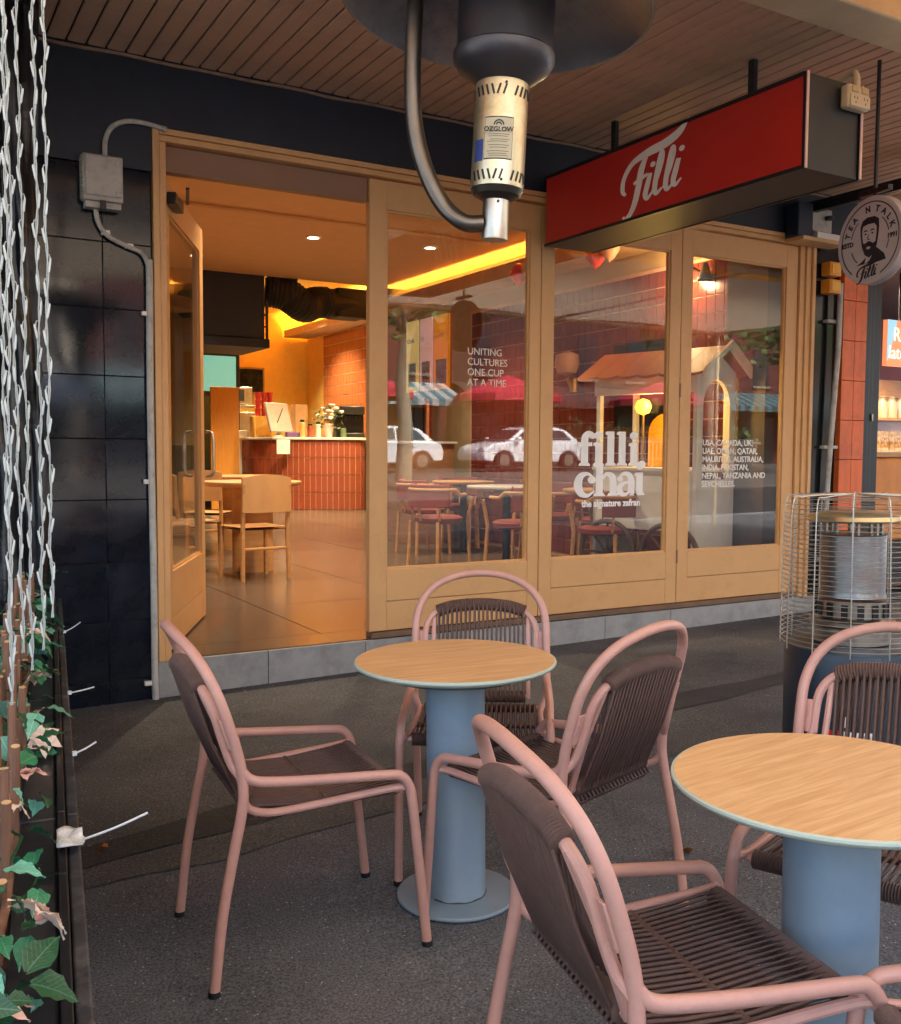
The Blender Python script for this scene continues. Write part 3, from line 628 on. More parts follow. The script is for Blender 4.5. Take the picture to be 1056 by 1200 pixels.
oak_chair(2.52, 9.3, radians(-80), 'oak chair pulled to the side of the first round table')
bn = thing('wall_bench', 'upholstered tan wall bench along the cafe side wall', 'bench', (0,0,0))
MB().box(1.6,2.45,8.6,12.0,FL+.36,FL+.50).build('cushion', mat('tan_leather', srgb(170,120,82), .5), bn, .03); MB().box(1.6,2.38,8.65,12.0,FL,FL+.355).build('plinth', M_oakw, bn)
M_orange = mat('orange_upholstery', srgb(132,50,32), .75, var=.1, bump=.1, bscale=200)
def bistro_chair(x, y, rz, label):
    t = thing('bentwood_chair', label, 'chair', (x,y,FL), rz, 'orange upholstered bentwood chairs inside the cafe')
    MB().lathe([(.20,.44),(.235,.455),(.24,.49),(.20,.51),(.001,.515)], 24).build('seat', M_orange, t)
    for sx, sy in ((-.19,-.2),(.19,-.2),(-.2,.2),(.2,.2)): MB().tube([(sx*1.1,sy*1.1,0),(sx,sy,.46)]+([(sx*1.28,sy*1.05,.70)] if sy > 0 else []), .018, 8).build('leg', M_oakw, t)
    pth = [(.26*cos(a)*1.05, -.02+.27*sin(a), .72+(.05 if sin(a) < 0 else 0)) for a in [radians(55-290*k/24) for k in range(25)]]
    MB().tube(pth, .018, 8).build('arm_hoop', M_oakw, t)
    b = MB(); n = 12
    for k in range(n+1):
        a = radians(-160+140*k/n)
        for (r, z) in ((.285,.60),(.235,.60),(.235,.82),(.275,.82)): b.v.append((r*cos(a), -.02+r*sin(a), z))
    for k in range(n):
        for q in range(4): b.f.append((4*k+q, 4*k+4+q, 4*k+4+(q+1) % 4, 4*k+(q+1) % 4))
    b.f += [(3,2,1,0), (4*n,4*n+1,4*n+2,4*n+3)]
    b.build('backrest', M_orange, t, .01)
    for a in (-140,-90,-40): MB().tube([(.23*cos(radians(a)),-.02+.22*sin(radians(a)),.47),(.26*cos(radians(a)),-.02+.26*sin(radians(a)),.62)], .012, 6).build('spindle', M_oakw, t)
    return t
def bistro_table(x, y, label, m, r=.36, h=.80):
    t = thing('pedestal_table', label, 'table', (x,y,FL), 0)
    MB().lathe([(r-.02,h-.03),(r,h-.015),(r,h),(r-.01,h+.004)], 40).build('table_top', m, t); MB().lathe([(.04,.03),(.04,h-.03)], 16).build('stem', M_black, t); MB().lathe([(.24,0),(.24,.012),(.05,.03)], 28).build('base', M_blackm, t)
    MB().box(-.09,.09,-.09,.09,h-.07,h-.03).build('mount', M_black, t)
M_wt = mat('white_table_top', srgb(206,202,198), .25, var=.06)
bistro_table(5.35, 8.10, 'white topped pedestal table behind the first glass panel', M_wt, .40)
bistro_table(5.75, 9.6, 'oak topped pedestal table near the tiled wall', M_oakw2)
bistro_table(5.7, 7.05, 'oak topped pedestal table behind the filli chai lettering', M_oakw2)
for (x, y, a, l) in ((5.05,7.45,20,'with its back to the glass at the white table'),(4.72,8.35,-75,'facing the white table from the open side'),(5.95,8.2,100,'between the white table and the tiled wall'),(5.25,9.65,-85,'at the oak table near the tiled wall'),(6.0,10.1,150,'between the oak table and the timber cabinet'),(5.35,6.55,20,'with its back to the lettered glass panel'),(6.08,7.45,160,'behind the lettered glass panel by the tiled wall')):
    bistro_chair(x, y, radians(a), 'orange upholstered bentwood chair '+l)
cb = thing('timber_cabinet', 'timber service cabinet with pale top and copper dispenser', 'cabinet', (5.83,10.85,FL))
MB().box(-.25,.35,-.3,.4,0,1.23).build('carcass', mat('brown_cabinet', srgb(150,108,74), .5, var=.15, scale=3, stretch=(1,1,5)), cb, .005); MB().box(-.28,.38,-.33,.43,1.232,1.26).build('top', M_wt, cb, .003)
cu = thing('copper_dispenser', 'copper drum dispenser on the timber cabinet', 'dispenser', (5.93,10.8,FL+1.262)); MB().lathe([(.07,0),(.07,.48),(.02,.54)], 20).build('drum', mat('copper', srgb(210,130,80), .25, metal=1), cu); MB().box(-.2,-.1,-.05,.05,0,.42).build('stand', M_black, cu)
boxy('pale_counter', 'grey fronted counter with pale top beyond the cabinet', 'counter', mat('grey_front', srgb(120,112,104), .5), 6.02,6.40,11.8,12.6,FL,1.42)
# framed posters; their boards are given a faint glow to brighten them
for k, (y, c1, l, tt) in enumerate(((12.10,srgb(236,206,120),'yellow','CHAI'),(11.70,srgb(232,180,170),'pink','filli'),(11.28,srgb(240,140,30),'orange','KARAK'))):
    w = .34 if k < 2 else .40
    po = thing('wall_poster', l+' poster with a faint added glow on the wall above the cabinet', 'poster', (6.40,y,2.22))
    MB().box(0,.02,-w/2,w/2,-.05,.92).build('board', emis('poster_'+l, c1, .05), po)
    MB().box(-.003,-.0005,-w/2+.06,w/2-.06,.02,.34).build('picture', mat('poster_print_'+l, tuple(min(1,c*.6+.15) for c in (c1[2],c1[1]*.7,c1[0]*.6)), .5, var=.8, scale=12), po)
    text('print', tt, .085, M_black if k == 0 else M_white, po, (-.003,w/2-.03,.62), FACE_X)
# wall lamp, balloons, string of lights, spot lamp
wl_ = thing('wall_lamp', 'globe wall lamp with brass arm on the maroon tiles', 'lamp', (6.42,8.35,2.15))
MB().lathe([(.01,.0),(.10,.03),(.13,.12),(.12,.22),(.02,.26)], 20, (-.16,0,0)).build('shade', mat('opal_shade', srgb(190,140,120), .4), wl_); MB().tube([(0,0,-.1),(-.1,0,-.12),(-.16,0,-.02)], .02, 8).build('arm', mat('brass', srgb(200,150,80), .3, metal=1), wl_); MB().lathe([(.05,0),(.05,.14),(.02,.16)], 14, (-.06,0,-.17)).build('bracket', MATS['brass'], wl_)
for (y, z, dx, c, l) in ((8.78,3.22,0,'red','red balloon taped under the light cove behind the first glass panel'),(8.60,3.24,.02,'peach','peach balloon beside the red one behind the first glass panel'),(7.48,3.2,0,'red','red balloon under the light cove behind the lettered glass panel'),(7.30,3.24,.02,'peach','peach balloon beside the red one behind the lettered glass panel')):
    b = thing('balloon', l, 'balloon', (5.93+dx,y,z-.1)); MB().lathe([(.012,0),(.05,.03),(.095,.10),(.098,.15),(.06,.215),(.003,.235)], 20).build('skin', mat('balloon_'+c, srgb(226,70,40) if c == 'red' else srgb(238,176,140), .25), b); MB().lathe([(.014,-.015),(.006,0)], 8).build('knot', MATS['balloon_'+c], b)
sl = thing('spot_lamp', 'black cone spot lamp with bare bulb high on the tiled wall', 'lamp', (6.30,6.55,2.93))
MB().lathe([(.02,.10),(.035,.05),(.075,-.05),(.07,-.05),(.03,.04)], 18, (.06,-.08,0), cap=False).build('cone', M_black, sl); MB().tube([(.12,0,.03),(.0,0,.06),(-.02,.14,.04)], .012, 6).build('arm', M_black, sl)
MB().lathe([(.004,-.045),(.035,-.03),(.045,0),(.03,.035),(.004,.045)], 16, (-.02,.16,.02)).build('bulb', emis('bulb_glow', (1,.72,.32), 16), sl)
d = bpy.data.lights.new('bulb_lamp', 'POINT'); d.energy = 5; d.color = (1,.68,.34); d.shadow_soft_size = .05; o = bpy.data.objects.new('bulb_lamp', d); col.objects.link(o); o.parent = sl; o.location = (-.1,.16,-.02)
tag(box('wall_notice_board', M_black, None, 6.40, 6.425, 6.95, 7.75, 1.6, 2.42, .005), 'black board on the maroon tiles behind the food cart', 'board')

# ------------------------------------------------------------------ white food cart with striped roof
ca = thing('food_cart', 'white wooden food cart with orange gabled roof and arched end', 'cart', (5.86,5.80,FL), radians(15))
M_cart = mat('white_cart_paint', srgb(230,226,216), .5, var=.06, dirt=srgb(170,150,128), damt=.3)
W_, L2 = .30, 1.00           # half width, length (runs along +y of the cart)
def arch_panel(y0, y1):
    n = 14; out = [(-W_,.62),(-W_,1.78),(0,1.93),(W_,1.78),(W_,.62)]
    r = .21; zc = 1.50; mb = MB()
    # built from side posts, spandrels around the arch and the lower panel
    mb.prism([(-W_,.0),(W_,.0),(W_,.92),(-W_,.92)], y0, y1)
    inner = [(-r,.92)]+[(r*cos(pi-pi*k/n), zc+r*1.1*sin(pi*k/n)) for k in range(n+1)]+[(r,.92)]
    outer = [(-W_,.92),(-W_,1.2)]+[(-W_+2*W_*k/(n-0), 1.80+.15*(1-abs(2*k/n-1))) for k in range(n+1)]+[(W_,.92)]
    m = min(len(inner), len(outer)); outer = [outer[0]]+outer[2:2+n+1]+[outer[-1]]
    for a in range(len(inner)-1): mb.prism([inner[a],inner[a+1],outer[a+1],outer[a]], y0, y1)
    return mb
arch_panel(0,.035).build('arched_end', M_cart, ca, smooth=False)
MB().box(-W_,-W_+.03,.04,L2,.5,1.0).box(-W_,W_,L2-.03,L2,.0,1.0).build('side_panel', M_cart, ca, .004)
for (x, y) in ((-W_+.03,L2-.04),(W_-.03,L2-.04),(W_-.03,.06)): MB().box(x-.025,x+.025,y-.02,y+.02,1.0,1.78).build('post', M_cart, ca, .003)
MB().box(-W_,-W_+.03,.036,L2-.0,1.62,1.80).build('side_valance', M_cart, ca, .003)
MB().box(-W_-.02,W_+.02,.05,L2,.985,1.015).build('shelf', M_cart, ca, .004)
for s in (-1,1):
    nP = 6
    for k in range(nP):       # overlapping roof slats, scalloped edge
        ya, yb = -.10+(L2+.22)*k/nP, -.10+(L2+.22)*(k+1)/nP-.004
        mb = MB(); pts = [(0,2.0)]+[(s*(W_+.10), 1.765)]
        nn = 6; top = []
        for q in range(nn+1):
            y = ya+(yb-ya)*q/nn; e = .028*sin(pi*q/nn); top.append((s*(W_+.09+e), y, 1.775-e*.55))
        o0 = len(mb.v); mb.v += [(0,y,2.0) for _, y, _ in top]+top+[(0,y,1.975) for _, y, _ in top]+[(a,b,c-.022) for a,b,c in top]; q = nn+1
        for i in range(nn): mb.f += [(o0+i,o0+i+1,o0+q+i+1,o0+q+i),(o0+2*q+i+1,o0+2*q+i,o0+3*q+i,o0+3*q+i+1),(o0+q+i,o0+q+i+1,o0+3*q+i+1,o0+3*q+i)]
        mb.f += [(o0,o0+q,o0+3*q,o0+2*q),(o0+q-1,o0+3*q-1,o0+4*q-1,o0+2*q-1)]
        mb.build('roof_slat', mat('cart_roof', srgb(176,98,34), .5, var=.08), ca, smooth=False)
    MB().obox((s*.2,-.115,1.885),(s*.205,0,-.123),(0,.012,0),(.02,0,.035)).build('barge_board', M_cart, ca)
for y in (.2,.8):
    wx = -W_-.06; w = MB().tube([(wx,y+.27*cos(a),.29+.27*sin(a)) for a in [2*pi*k/28 for k in range(28)]], .022, 8, closed=True).build('wheel', mat('dark_wheel_wood', srgb(92,66,50), .6), ca)
    for k in range(8): a = pi*k/4; MB().tube([(wx,y+.03*cos(a),.29+.03*sin(a)),(wx,y+.25*cos(a),.29+.25*sin(a))], .011, 6).build('spoke', MATS['dark_wheel_wood'], w)
    MB().tube([(wx-.03,y,.29),(-W_+.02,y,.29)], .04, 10).build('hub', MATS['dark_wheel_wood'], w)
bb = MB(); n = 12; pl_ = [(.42,1.02)]+[(.60-.18*cos(pi*k/n), 1.30+.18*sin(pi*k/n)) for k in range(n+1)]+[(.78,1.02)]
bb.v = [(x, a, b) for x in (.20,.215) for a, b in pl_]; m_ = len(pl_); bb.f = [tuple(range(m_)), tuple(m_+k for k in reversed(range(m_)))]+[(k, m_+k, m_+(k+1) % m_, (k+1) % m_) for k in range(m_)]
bb.build('arched_backboard', mat('yellow_board', srgb(236,164,30), .5), ca, smooth=False)
gl = thing('cart_lamp', 'yellow glowing globe lamp inside the food cart', 'lamp', (5.52,6.30,FL+1.03))
MB().lathe([(.05,0),(.05,.02),(.012,.03),(.012,.42)], 14).build('stem', MATS['brass'], gl); MB().lathe([(.006,.42),(.05,.44),(.07,.49),(.05,.54),(.006,.56)], 18).build('globe', emis('yellow_globe', (1,.56,.05), .45), gl)
d = bpy.data.lights.new('globe_lamp', 'POINT'); d.energy = 3; d.color = (1,.6,.15); d.shadow_soft_size = .07; o = bpy.data.objects.new('globe_lamp', d); col.objects.link(o); o.parent = gl; o.location = (0,-.12,.5)
# ------------------------------------------------------------------ electrical box and conduit on the tiled wall
YW = D-.004
eb = thing('junction_box', 'grey plastic electrical box on the navy tiled wall', 'electrical box', (0,0,0))
MB().box(.905,1.10,YW-.075,YW-.002,2.60,2.83).build('case', M_pvc, eb, .008)
MB().box(.915,1.092,YW-.086,YW-.0755,2.622,2.822).build('lid', M_pvc, eb, .006)
MB().box(.915,1.09,YW-.07,YW-.004,2.565,2.597).build('base_trunking', M_pvc, eb, .004)
for z in (2.64,2.79): MB().box(1.06,1.095,YW-.092,YW-.0865,z-.015,z+.015).build('latch', M_pvc, eb, .002)
MB().box(.985,1.012,YW-.092,YW-.071,2.555,2.60).build('clasp', M_blackm, eb, .002)
for k in range(16): MB().box(.8985,.9045,YW-.07,YW-.01,2.61+.0135*k,2.616+.0135*k).build('rib', M_pvc, eb)
cd1 = thing('conduit', 'grey conduit looping from the electrical box to the door frame', 'pipe', (0,0,0))
MB().tube(spline([(1.02,YW-.035,2.83),(1.025,YW-.032,2.92),(1.06,YW-.03,2.99),(1.13,YW-.03,3.028),(1.22,YW-.03,3.034),(1.32,YW-.034,3.020)],8), .0125, 10).build('pipe', M_pvc, cd1)
MB().tube([(1.31,YW-.034,3.02),(1.33,YW-.034,3.018)], .016, 10).build('coupling', M_pvc, cd1)
cd2 = thing('conduit', 'long grey conduit dropping from the electrical box down beside the door frame', 'pipe', (0,0,0))
MB().tube(spline([(.972,YW-.03,2.565),(.985,YW-.026,2.50),(1.03,YW-.022,2.44),(1.12,YW-.022,2.40),(1.20,YW-.022,2.37),(1.232,YW-.024,2.30),(1.236,YW-.024,2.2)],8), .0125, 10).build('elbow_pipe', M_pvc, cd2)
MB().tube([(1.236,YW-.024,2.34)]+[(1.236+.003*sin(z*3),YW-.024,z) for z in [2.2-.2*k for k in range(11)]]+[(1.24,YW-.024,.01)], .0185, 12).build('drop_pipe', M_pvc, cd2)
for z, x in ((2.455,1.02),(2.40,1.135),(2.06,1.215),(1.18,1.215),(.10,1.205)): MB().box(x-.02,x+.022,YW-.03,YW-.002,z-.012,z+.012).build('saddle_clip', M_white, cd2, .003)

# ------------------------------------------------------------------ red light-box sign
sg = thing('hanging_sign', 'long red light box sign with white script lettering under the awning', 'sign', (0,0,0))
X0, X1, Y0, Y1, Z0, Z1 = 3.745, 4.135, 3.19, 5.25, 2.675, 3.115
MB().box(X0+.012,X1-.012,Y0+.006,Y1,Z0,Z1).build('casing', mat('sign_casing', srgb(40,44,44), .5, var=.12), sg, .003)
MB().box(X0,X0+.0115,Y0+.012,Y1-.012,Z0+.016,Z1-.016).build('face', M_red, sg, .001)
MB().box(X1-.0115,X1,Y0+.012,Y1-.012,Z0+.016,Z1-.016).build('face', M_red, sg, .001)
tr = MB()
for xx in (X0-.006, X1-.008):
    tr.box(xx,xx+.014,Y0-.004,Y0+.0118,Z0,Z1).box(xx,xx+.014,Y0+.012,Y1,Z1-.0158,Z1+.003).box(xx,xx+.014,Y0+.012,Y1,Z0-.003,Z0+.0158)
tr.build('edge_trim', M_black, sg, .001)
MB().box(X0-.004,X0+.010,Y0-.010,Y0-.0045,Z0,Z1).box(X1-.010,X1+.004,Y0-.010,Y0-.0045,Z0,Z1).build('corner_strip', mat('pale_red_strip', srgb(226,190,180), .4), sg)
def script_logo():
    mb = MB()
    # x grows along the word, y is up; the capital is about one unit high
    stroke(mb, [(.03,.33),(-.02,.40),(.0,.56),(.13,.72),(.36,.78),(.60,.80),(.80,.87),(.93,1.0)], [.035,.06,.065,.075,.11,.12,.10,.01])
    stroke(mb, [(.35,.77),(.27,.60),(.23,.40),(.18,.20),(.11,.06),(.02,.0),(.0,.05)], [.05,.09,.09,.085,.07,.05,.03], z=.0004)
    stroke(mb, [(.15,.44),(.25,.47),(.36,.50)], [.04,.05,.04], z=.0008)
    stroke(mb, [(.40,.50),(.36,.36),(.33,.24),(.36,.18),(.43,.24)], [.06,.075,.07,.05,.03], z=.0003)
    flat(mb, disc_poly(.435,.60,.038,.036,12))
    for dx in (0, .155):
        stroke(mb, [(.43+dx,.24),(.52+dx,.42),(.58+dx,.60),(.585+dx,.70),(.55+dx,.70),(.51+dx,.52),(.47+dx,.30),(.49+dx,.20),(.57+dx,.25)], [.03,.035,.035,.035,.05,.07,.07,.05,.03], z=.0006)
    stroke(mb, [(.80,.54),(.76,.40),(.73,.28),(.76,.22),(.84,.28)], [.06,.075,.07,.05,.02], z=.0009)
    flat(mb, disc_poly(.84,.65,.038,.036,12))
    return mb
w = script_logo(); w.v = [(a*.56, b*.42+a*.02, c) for a, b, c in w.v]
w.build('lettering', M_white, sg, loc=(X0-.0025, 4.47, Z0+.01), rot=FACE_X, smooth=False)
for y in (3.70,4.80): MB().box(3.925,3.955,y-.02,y+.02,Z1-.001,3.372).build('hanger', M_blackm, sg, .003)
so = thing('power_outlet', 'cream double power outlet on the end of the red sign', 'outlet', (4.05,Y0,3.03))
MB().box(-.075,.075,-.055,-.001,-.05,.06).build('housing', M_cream, so, .012)
MB().box(-.07,.07,-.062,-.0555,-.045,.012).build('socket_plate', M_cream, so, .004)
for x in (-.035,.035):
    for dx, dz in ((-.011,-.005),(.011,-.005),(0,-.026)): MB().box(x+dx-.002,x+dx+.002,-.0632,-.0622,dz-.005,dz+.005).build('socket_slot', M_black, so)
    MB().box(x-.024,x+.024,-.0615,-.0555,.022,.052).build('switch', mat('switch_cream', srgb(196,172,128), .4), so, .003)
MB().tube(spline([(.02,-.02,.06),(.02,-.02,.11),(.045,.02,.15),(.05,.09,.13),(.05,.14,.09)],6), .016, 8).build('flex_conduit', M_cream, so)

# ------------------------------------------------------------------ round hanging sign
rs = thing('round_sign', 'round pale grey hanging sign with bearded man emblem and script', 'sign', (4.40,3.32,2.44), radians(-9))
R_ = .222
M_sgrey = mat('sign_grey', srgb(176,166,166), .5, var=.05); M_ink = mat('sign_ink', srgb(22,24,34), .5)
drum = MB(); n = 48
for x in (0,.055): drum.v += [(x, R_*cos(2*pi*k/n), R_*sin(2*pi*k/n)) for k in range(n)]
drum.f += [tuple(range(n)), tuple(n+k for k in reversed(range(n)))]+[(k, n+k, n+(k+1) % n, (k+1) % n) for k in range(n)]
drum.build('drum', M_sgrey, rs, .004, angle=50)
def art(mb, m=M_ink, x=-.0005, name='emblem'): return mb.build(name, m, rs, loc=(x,0,0), rot=FACE_X, smooth=False)
mb = MB(); stroke(mb, [(.192*cos(a), .192*sin(a)) for a in [radians(-66+300*k/40) for k in range(41)]], .0055, n=2, t=.001)
for a0, a1 in ((12,52),(128,168),(200,232),(-28,-8)): stroke(mb, [(.128*cos(a), .128*sin(a)) for a in [radians(a0+(a1-a0)*k/8) for k in range(9)]], .0045, n=2, t=.001)
art(mb, name='ring')
for ch, ang in zip('TEA N TALK', [163,147,131,0,96,0,72,54,37,20]):
    if ch == ' ': continue
    a = radians(ang); t = text('lettering', ch, .044, M_ink, rs, (0,0,0), (0,0,0), align='CENTER', bold=.0012)
    t.matrix_local = Matrix.Translation((-.0015,0,0)) @ Matrix.Rotation(radians(-90),4,'Z') @ Matrix.Rotation(radians(90),4,'X') @ Matrix.Translation((.143*cos(a),.143*sin(a),0)) @ Matrix.Rotation(a-pi/2,4,'Z')
text('lettering', 'ESTD', .034, M_ink, rs, (-.0015,.150,-.012), FACE_X, align='CENTER', bold=.001)
text('lettering', '1991', .034, M_ink, rs, (-.0015,-.150,-.012), FACE_X, align='CENTER', bold=.001)
mb = MB(); flat(mb, [(-.062,.03),(-.064,.075),(-.050,.105),(-.02,.118),(.03,.116),(.058,.10),(.062,.06),(.058,.02),(.05,-.03),(.03,-.07),(.0,-.088),(-.03,-.07),(-.05,-.03)], .001)
art(mb)
mb = MB(); flat(mb, [(-.05,.055),(-.044,.075),(-.01,.082),(.03,.080),(.046,.062),(.046,.02),(.040,-.012),(.02,-.018),(0,-.012),(-.02,-.018),(-.040,-.010),(-.048,.02)], .0008)
art(mb, M_sgrey, -.0016, 'face')
mb = MB()
for x in (-.026,.02): stroke(mb, [(x-.014,.046),(x,.052),(x+.014,.046)], [.004,.007,.003], t=.0008); flat(mb, disc_poly(x,.034,.007,.0045,12), .0008)
stroke(mb, [(-.006,.03),(-.010,.008),(.004,.004)], [.003,.005,.003], t=.0008)
flat(mb, [(-.03,-.014),(-.005,-.003),(.022,-.014),(.012,-.022),(-.02,-.022)], .0008); art(mb, M_ink, -.0026, 'features')
mb = MB(); flat(mb, disc_poly(-.004,-.038,.014,.007,12), .0008); art(mb, M_sgrey, -.0028, 'features')
mb = MB(); flat(mb, [(.045,-.040),(.10,-.082),(.112,-.112),(.06,-.118),(-.02,-.116),(.005,-.10)], .001); flat(mb, [(-.02,-.084),(-.06,-.108),(-.085,-.118),(-.03,-.116)], .001); art(mb)
w = script_logo(); w.v = [(a*.155-.075, b*.105-.212+a*.012, c*.5) for a, b, c in w.v]; art(w, M_ink, -.0012, 'lettering')
stroke_bar = MB().tube([(.028,0,.22),(.028,0,.90)], .010, 8).build('hanger_rod', M_blackm, rs)
MB().box(.012,.044,-.10,.10,.235,.262).build('bracket_arm', M_blackm, rs, .003)

# ------------------------------------------------------------------ fittings at the end of the fascia
sp = thing('wall_bracket_shelf', 'small timber bracket shelf with power gear on the fascia', 'bracket', (0,0,0))
MB().box(6.02,6.52,D-.19,D-.02,2.955,2.985).build('shelf', mat('raw_timber', srgb(206,168,120), .6, var=.15), sp, .003)
MB().box(6.20,6.50,D-.17,D-.04,2.986,3.035).build('adaptor', M_white, sp, .004)
MB().box(6.00,6.16,D-.16,D-.03,2.986,3.24).build('power_box', mat('dark_blue_box', srgb(30,42,58), .4), sp, .008)
MB().box(6.20,6.46,D-.09,D-.018,3.06,3.24).build('outlet_box', M_pvc, sp, .01)
MB().lathe([(.03,0),(.03,.03),(.012,.035)], 14, (6.39,D-.12,3.15)).build('plug', M_black, sp)
for k, z in enumerate((2.80,2.665)):
    l = thing('amber_light', 'amber boxed outdoor light on the black wall, '+('upper' if k == 0 else 'lower')+' one', 'light', (6.535,D-.02,z)); MB().box(-.065,.065,-.06,.035,-.055,.055).build('housing', mat('amber_plastic', srgb(240,156,48), .4, var=.08), l, .008); MB().box(-.05,.05,-.068,-.0605,-.04,.04).build('lens', mat('amber_lens', srgb(255,180,70), .25), l, .004)
dp = thing('downpipe', 'pale downpipe running down the black wall beside the pillar', 'pipe', (0,0,0))
MB().tube(spline([(6.63,D-.05,2.70),(6.625,D-.05,2.2),(6.60,D-.04,1.7),(6.57,D-.03,1.1),(6.56,D-.03,.6),(6.56,D-.03,.075)],8), .022, 10).build('pipe', M_pvc, dp)
for z in (2.4,1.4,.5): MB().box(6.52,6.68,D-.03,D+.018,z-.012,z+.012).build('strap', M_pvc, dp)

# ------------------------------------------------------------------ neighbouring shop
nb = thing('gelato_shop', 'neighbouring shop with black frame and lit counter past the orange pillar', 'shop', (0,0,0))
MB().box(6.997,7.06,D-.02,D+.3,0,3.03).box(7.065,7.13,D+.0,D+.3,0,3.03).box(7.135,7.236,D+.015,D+.3,0,3.03).build('door_frame', M_black, nb, .004)
MB().box(7.24,12.5,D+3.0,D+3.2,0,3.4).build('back_wall', mat('maroon_plaster', srgb(120,50,48), .7), nb)
MB().box(7.0,7.2,D+.32,D+3.0,0,3.4).build('side_wall', mat('dark_plaster', srgb(60,44,40), .7), nb)
MB().box(7.24,12.5,D+.1,D+3.0,.06,.10).build('floor', M_kerb, nb); MB().box(7.24,12.5,D+.31,D+3.0,3.1,3.2).build('ceiling', M_black, nb)
MB().box(7.115,7.13,D-.016,D-.002,1.62,1.68).build('latch', M_steel, nb, .003)
ns = thing('lightbox_poster', 'backlit peach and blue poster inside the neighbouring shop', 'sign', (8.90,D+.80,2.42))
MB().box(-.5,.9,0,.05,-.22,.22).build('panel', emis('peach_light', srgb(236,140,90), .16), ns); 
mb = MB(); mb.prism([(-.5,.22),(-.36,.22),(-.41,.08),(-.45,-.08),(-.5,-.18)], -.004, -.001); mb.build('print', emis('sky_light', srgb(150,196,220), .16), ns, smooth=False)
E_txt = emis('lit_white', (.9,.88,.84), .22)
text('print', 'Real', .19, E_txt, ns, (-.42,-.006,.02), FACE_Y); text('print', 'late', .18, E_txt, ns, (-.485,-.006,-.15), FACE_Y)
MB().tube([(-.3,.02,.22),(-.3,.02,.68)], .01, 6).build('hanger', M_black, ns)
sh = thing('bottle_shelf', 'shelf unit of jars and patterned boxes in the neighbouring shop', 'shelf', (9.3,D+1.7,.1))
MB().box(-.6,1.2,.0,.35,1.62,1.65).box(-.6,1.2,0,.35,1.25,1.28).box(-.6,1.2,.3,.35,.0,2.1).build('shelves', M_oakw, sh)
for k in range(8):
    j = thing('glass_jar', 'pale jar in the row on the neighbouring shop shelf', 'jar', (8.9+.17*k,D+1.82,1.752), 0, 'jars on the neighbouring shelf'); MB().lathe([(.06,0),(.062,.16),(.035,.20),(.035,.24)], 16).build('body', mat('pale_jar', srgb(206,186,150), .3), j)
for k in range(6):
    j = thing('patterned_box', 'yellow and black patterned box on the neighbouring shop shelf', 'box', (8.95+.24*k,D+1.82,1.382), 0, 'patterned boxes on the neighbouring shelf'); MB().box(-.10,.10,-.08,.08,0,.22).build('carton', mat('yellow_pattern', srgb(190,140,60), .5, var=.9, scale=26), j)
gc = thing('display_counter', 'orange display counter with curved glass in the neighbouring shop', 'counter', (8.0,D+.55,.1)); gc.scale = (1,1,1.24)
MB().box(-.45,1.6,0,.6,.35,.98).build('front', mat('orange_laminate', srgb(226,140,44), .4), gc, .02); MB().box(-.5,1.6,-.03,.62,.985,1.02).build('top', M_oakw, gc)
gp = spline([(.0,1.02),(.04,1.25),(.16,1.42),(.40,1.46)],5); mb = MB()
for i in range(len(gp)-1): mb.v += [(-.45,gp[i].x,gp[i].y),(1.6,gp[i].x,gp[i].y),(1.6,gp[i+1].x,gp[i+1].y),(-.45,gp[i+1].x,gp[i+1].y)]; mb.f.append((4*i,4*i+1,4*i+2,4*i+3))
mb.build('curved_glass', M_glass, gc); MB().tube([(-.46,a.x,a.y) for a in gp], .018, 6).build('glass_edge', M_black, gc); MB().box(-.4,1.55,.05,.55,.1,.349).build('plinth', M_black, gc)
d = bpy.data.lights.new('shop_lamp', 'SPOT'); d.energy = 60; d.color = (1,.82,.6); d.spot_size = radians(130); d.shadow_soft_size = .15; o = bpy.data.objects.new('shop_lamp', d); col.objects.link(o); o.location = (8.6,D+1.0,3.0)

# ------------------------------------------------------------------ hanging gas heater
hx, hy = 1.396, 2.184
ht = thing('hanging_heater', 'hanging gas patio heater with wide dark dish and silver burner body', 'heater', (hx,hy,1.90), rot=(radians(1.5),radians(2.2),0))
M_dish = mat('sooty_aluminium', srgb(150,150,154), .34, metal=.6, var=.25, scale=4, dirt=srgb(60,58,60), dscale=5, damt=.7)
dm = MB().lathe([(.12,.735),(.20,.725),(.30,.685),(.345,.655),(.385,.620),(.400,.600),(.405,.592),(.398,.592),(.380,.612),(.34,.640),(.295,.668),(.20,.705),(.12,.715)], 64, cap=False).build('dish', M_dish, ht); dm.rotation_euler = (0,radians(3.5),0); dm.location = (-.060,.018,-.004)
MB().lathe([(.124,.466),(.124,.70)], 40).build('burner_screen', mat('heater_screen', srgb(64,62,66), .45, metal=.5, var=.2, dirt=srgb(110,70,50), dscale=6, damt=.4), ht)
MB().lathe([(.068,.393),(.085,.405),(.118,.430),(.131,.450),(.131,.470),(.126,.475)], 40).build('flange', mat('heater_flange', srgb(92,90,94), .4, metal=.7, var=.2), ht)
M_can = mat('heater_can', srgb(214,204,172), .3, metal=.85, var=.10, scale=6, dirt=srgb(170,130,60), dscale=7, damt=.7)
cn = MB().lathe([(.0685,.128),(.0690,.135),(.0690,.385),(.068,.392)], 48).build('burner_body', M_can, ht)
MB().lathe([(.036,.100),(.060,.112),(.0675,.127)], 40).build('collar', mat('heater_collar', srgb(70,66,60), .4, metal=.6), ht)
MB().lathe([(.034,.0),(.0345,.004),(.0345,.10),(.034,.104)], 32).build('socket', M_steel, ht)
sl_ = MB()
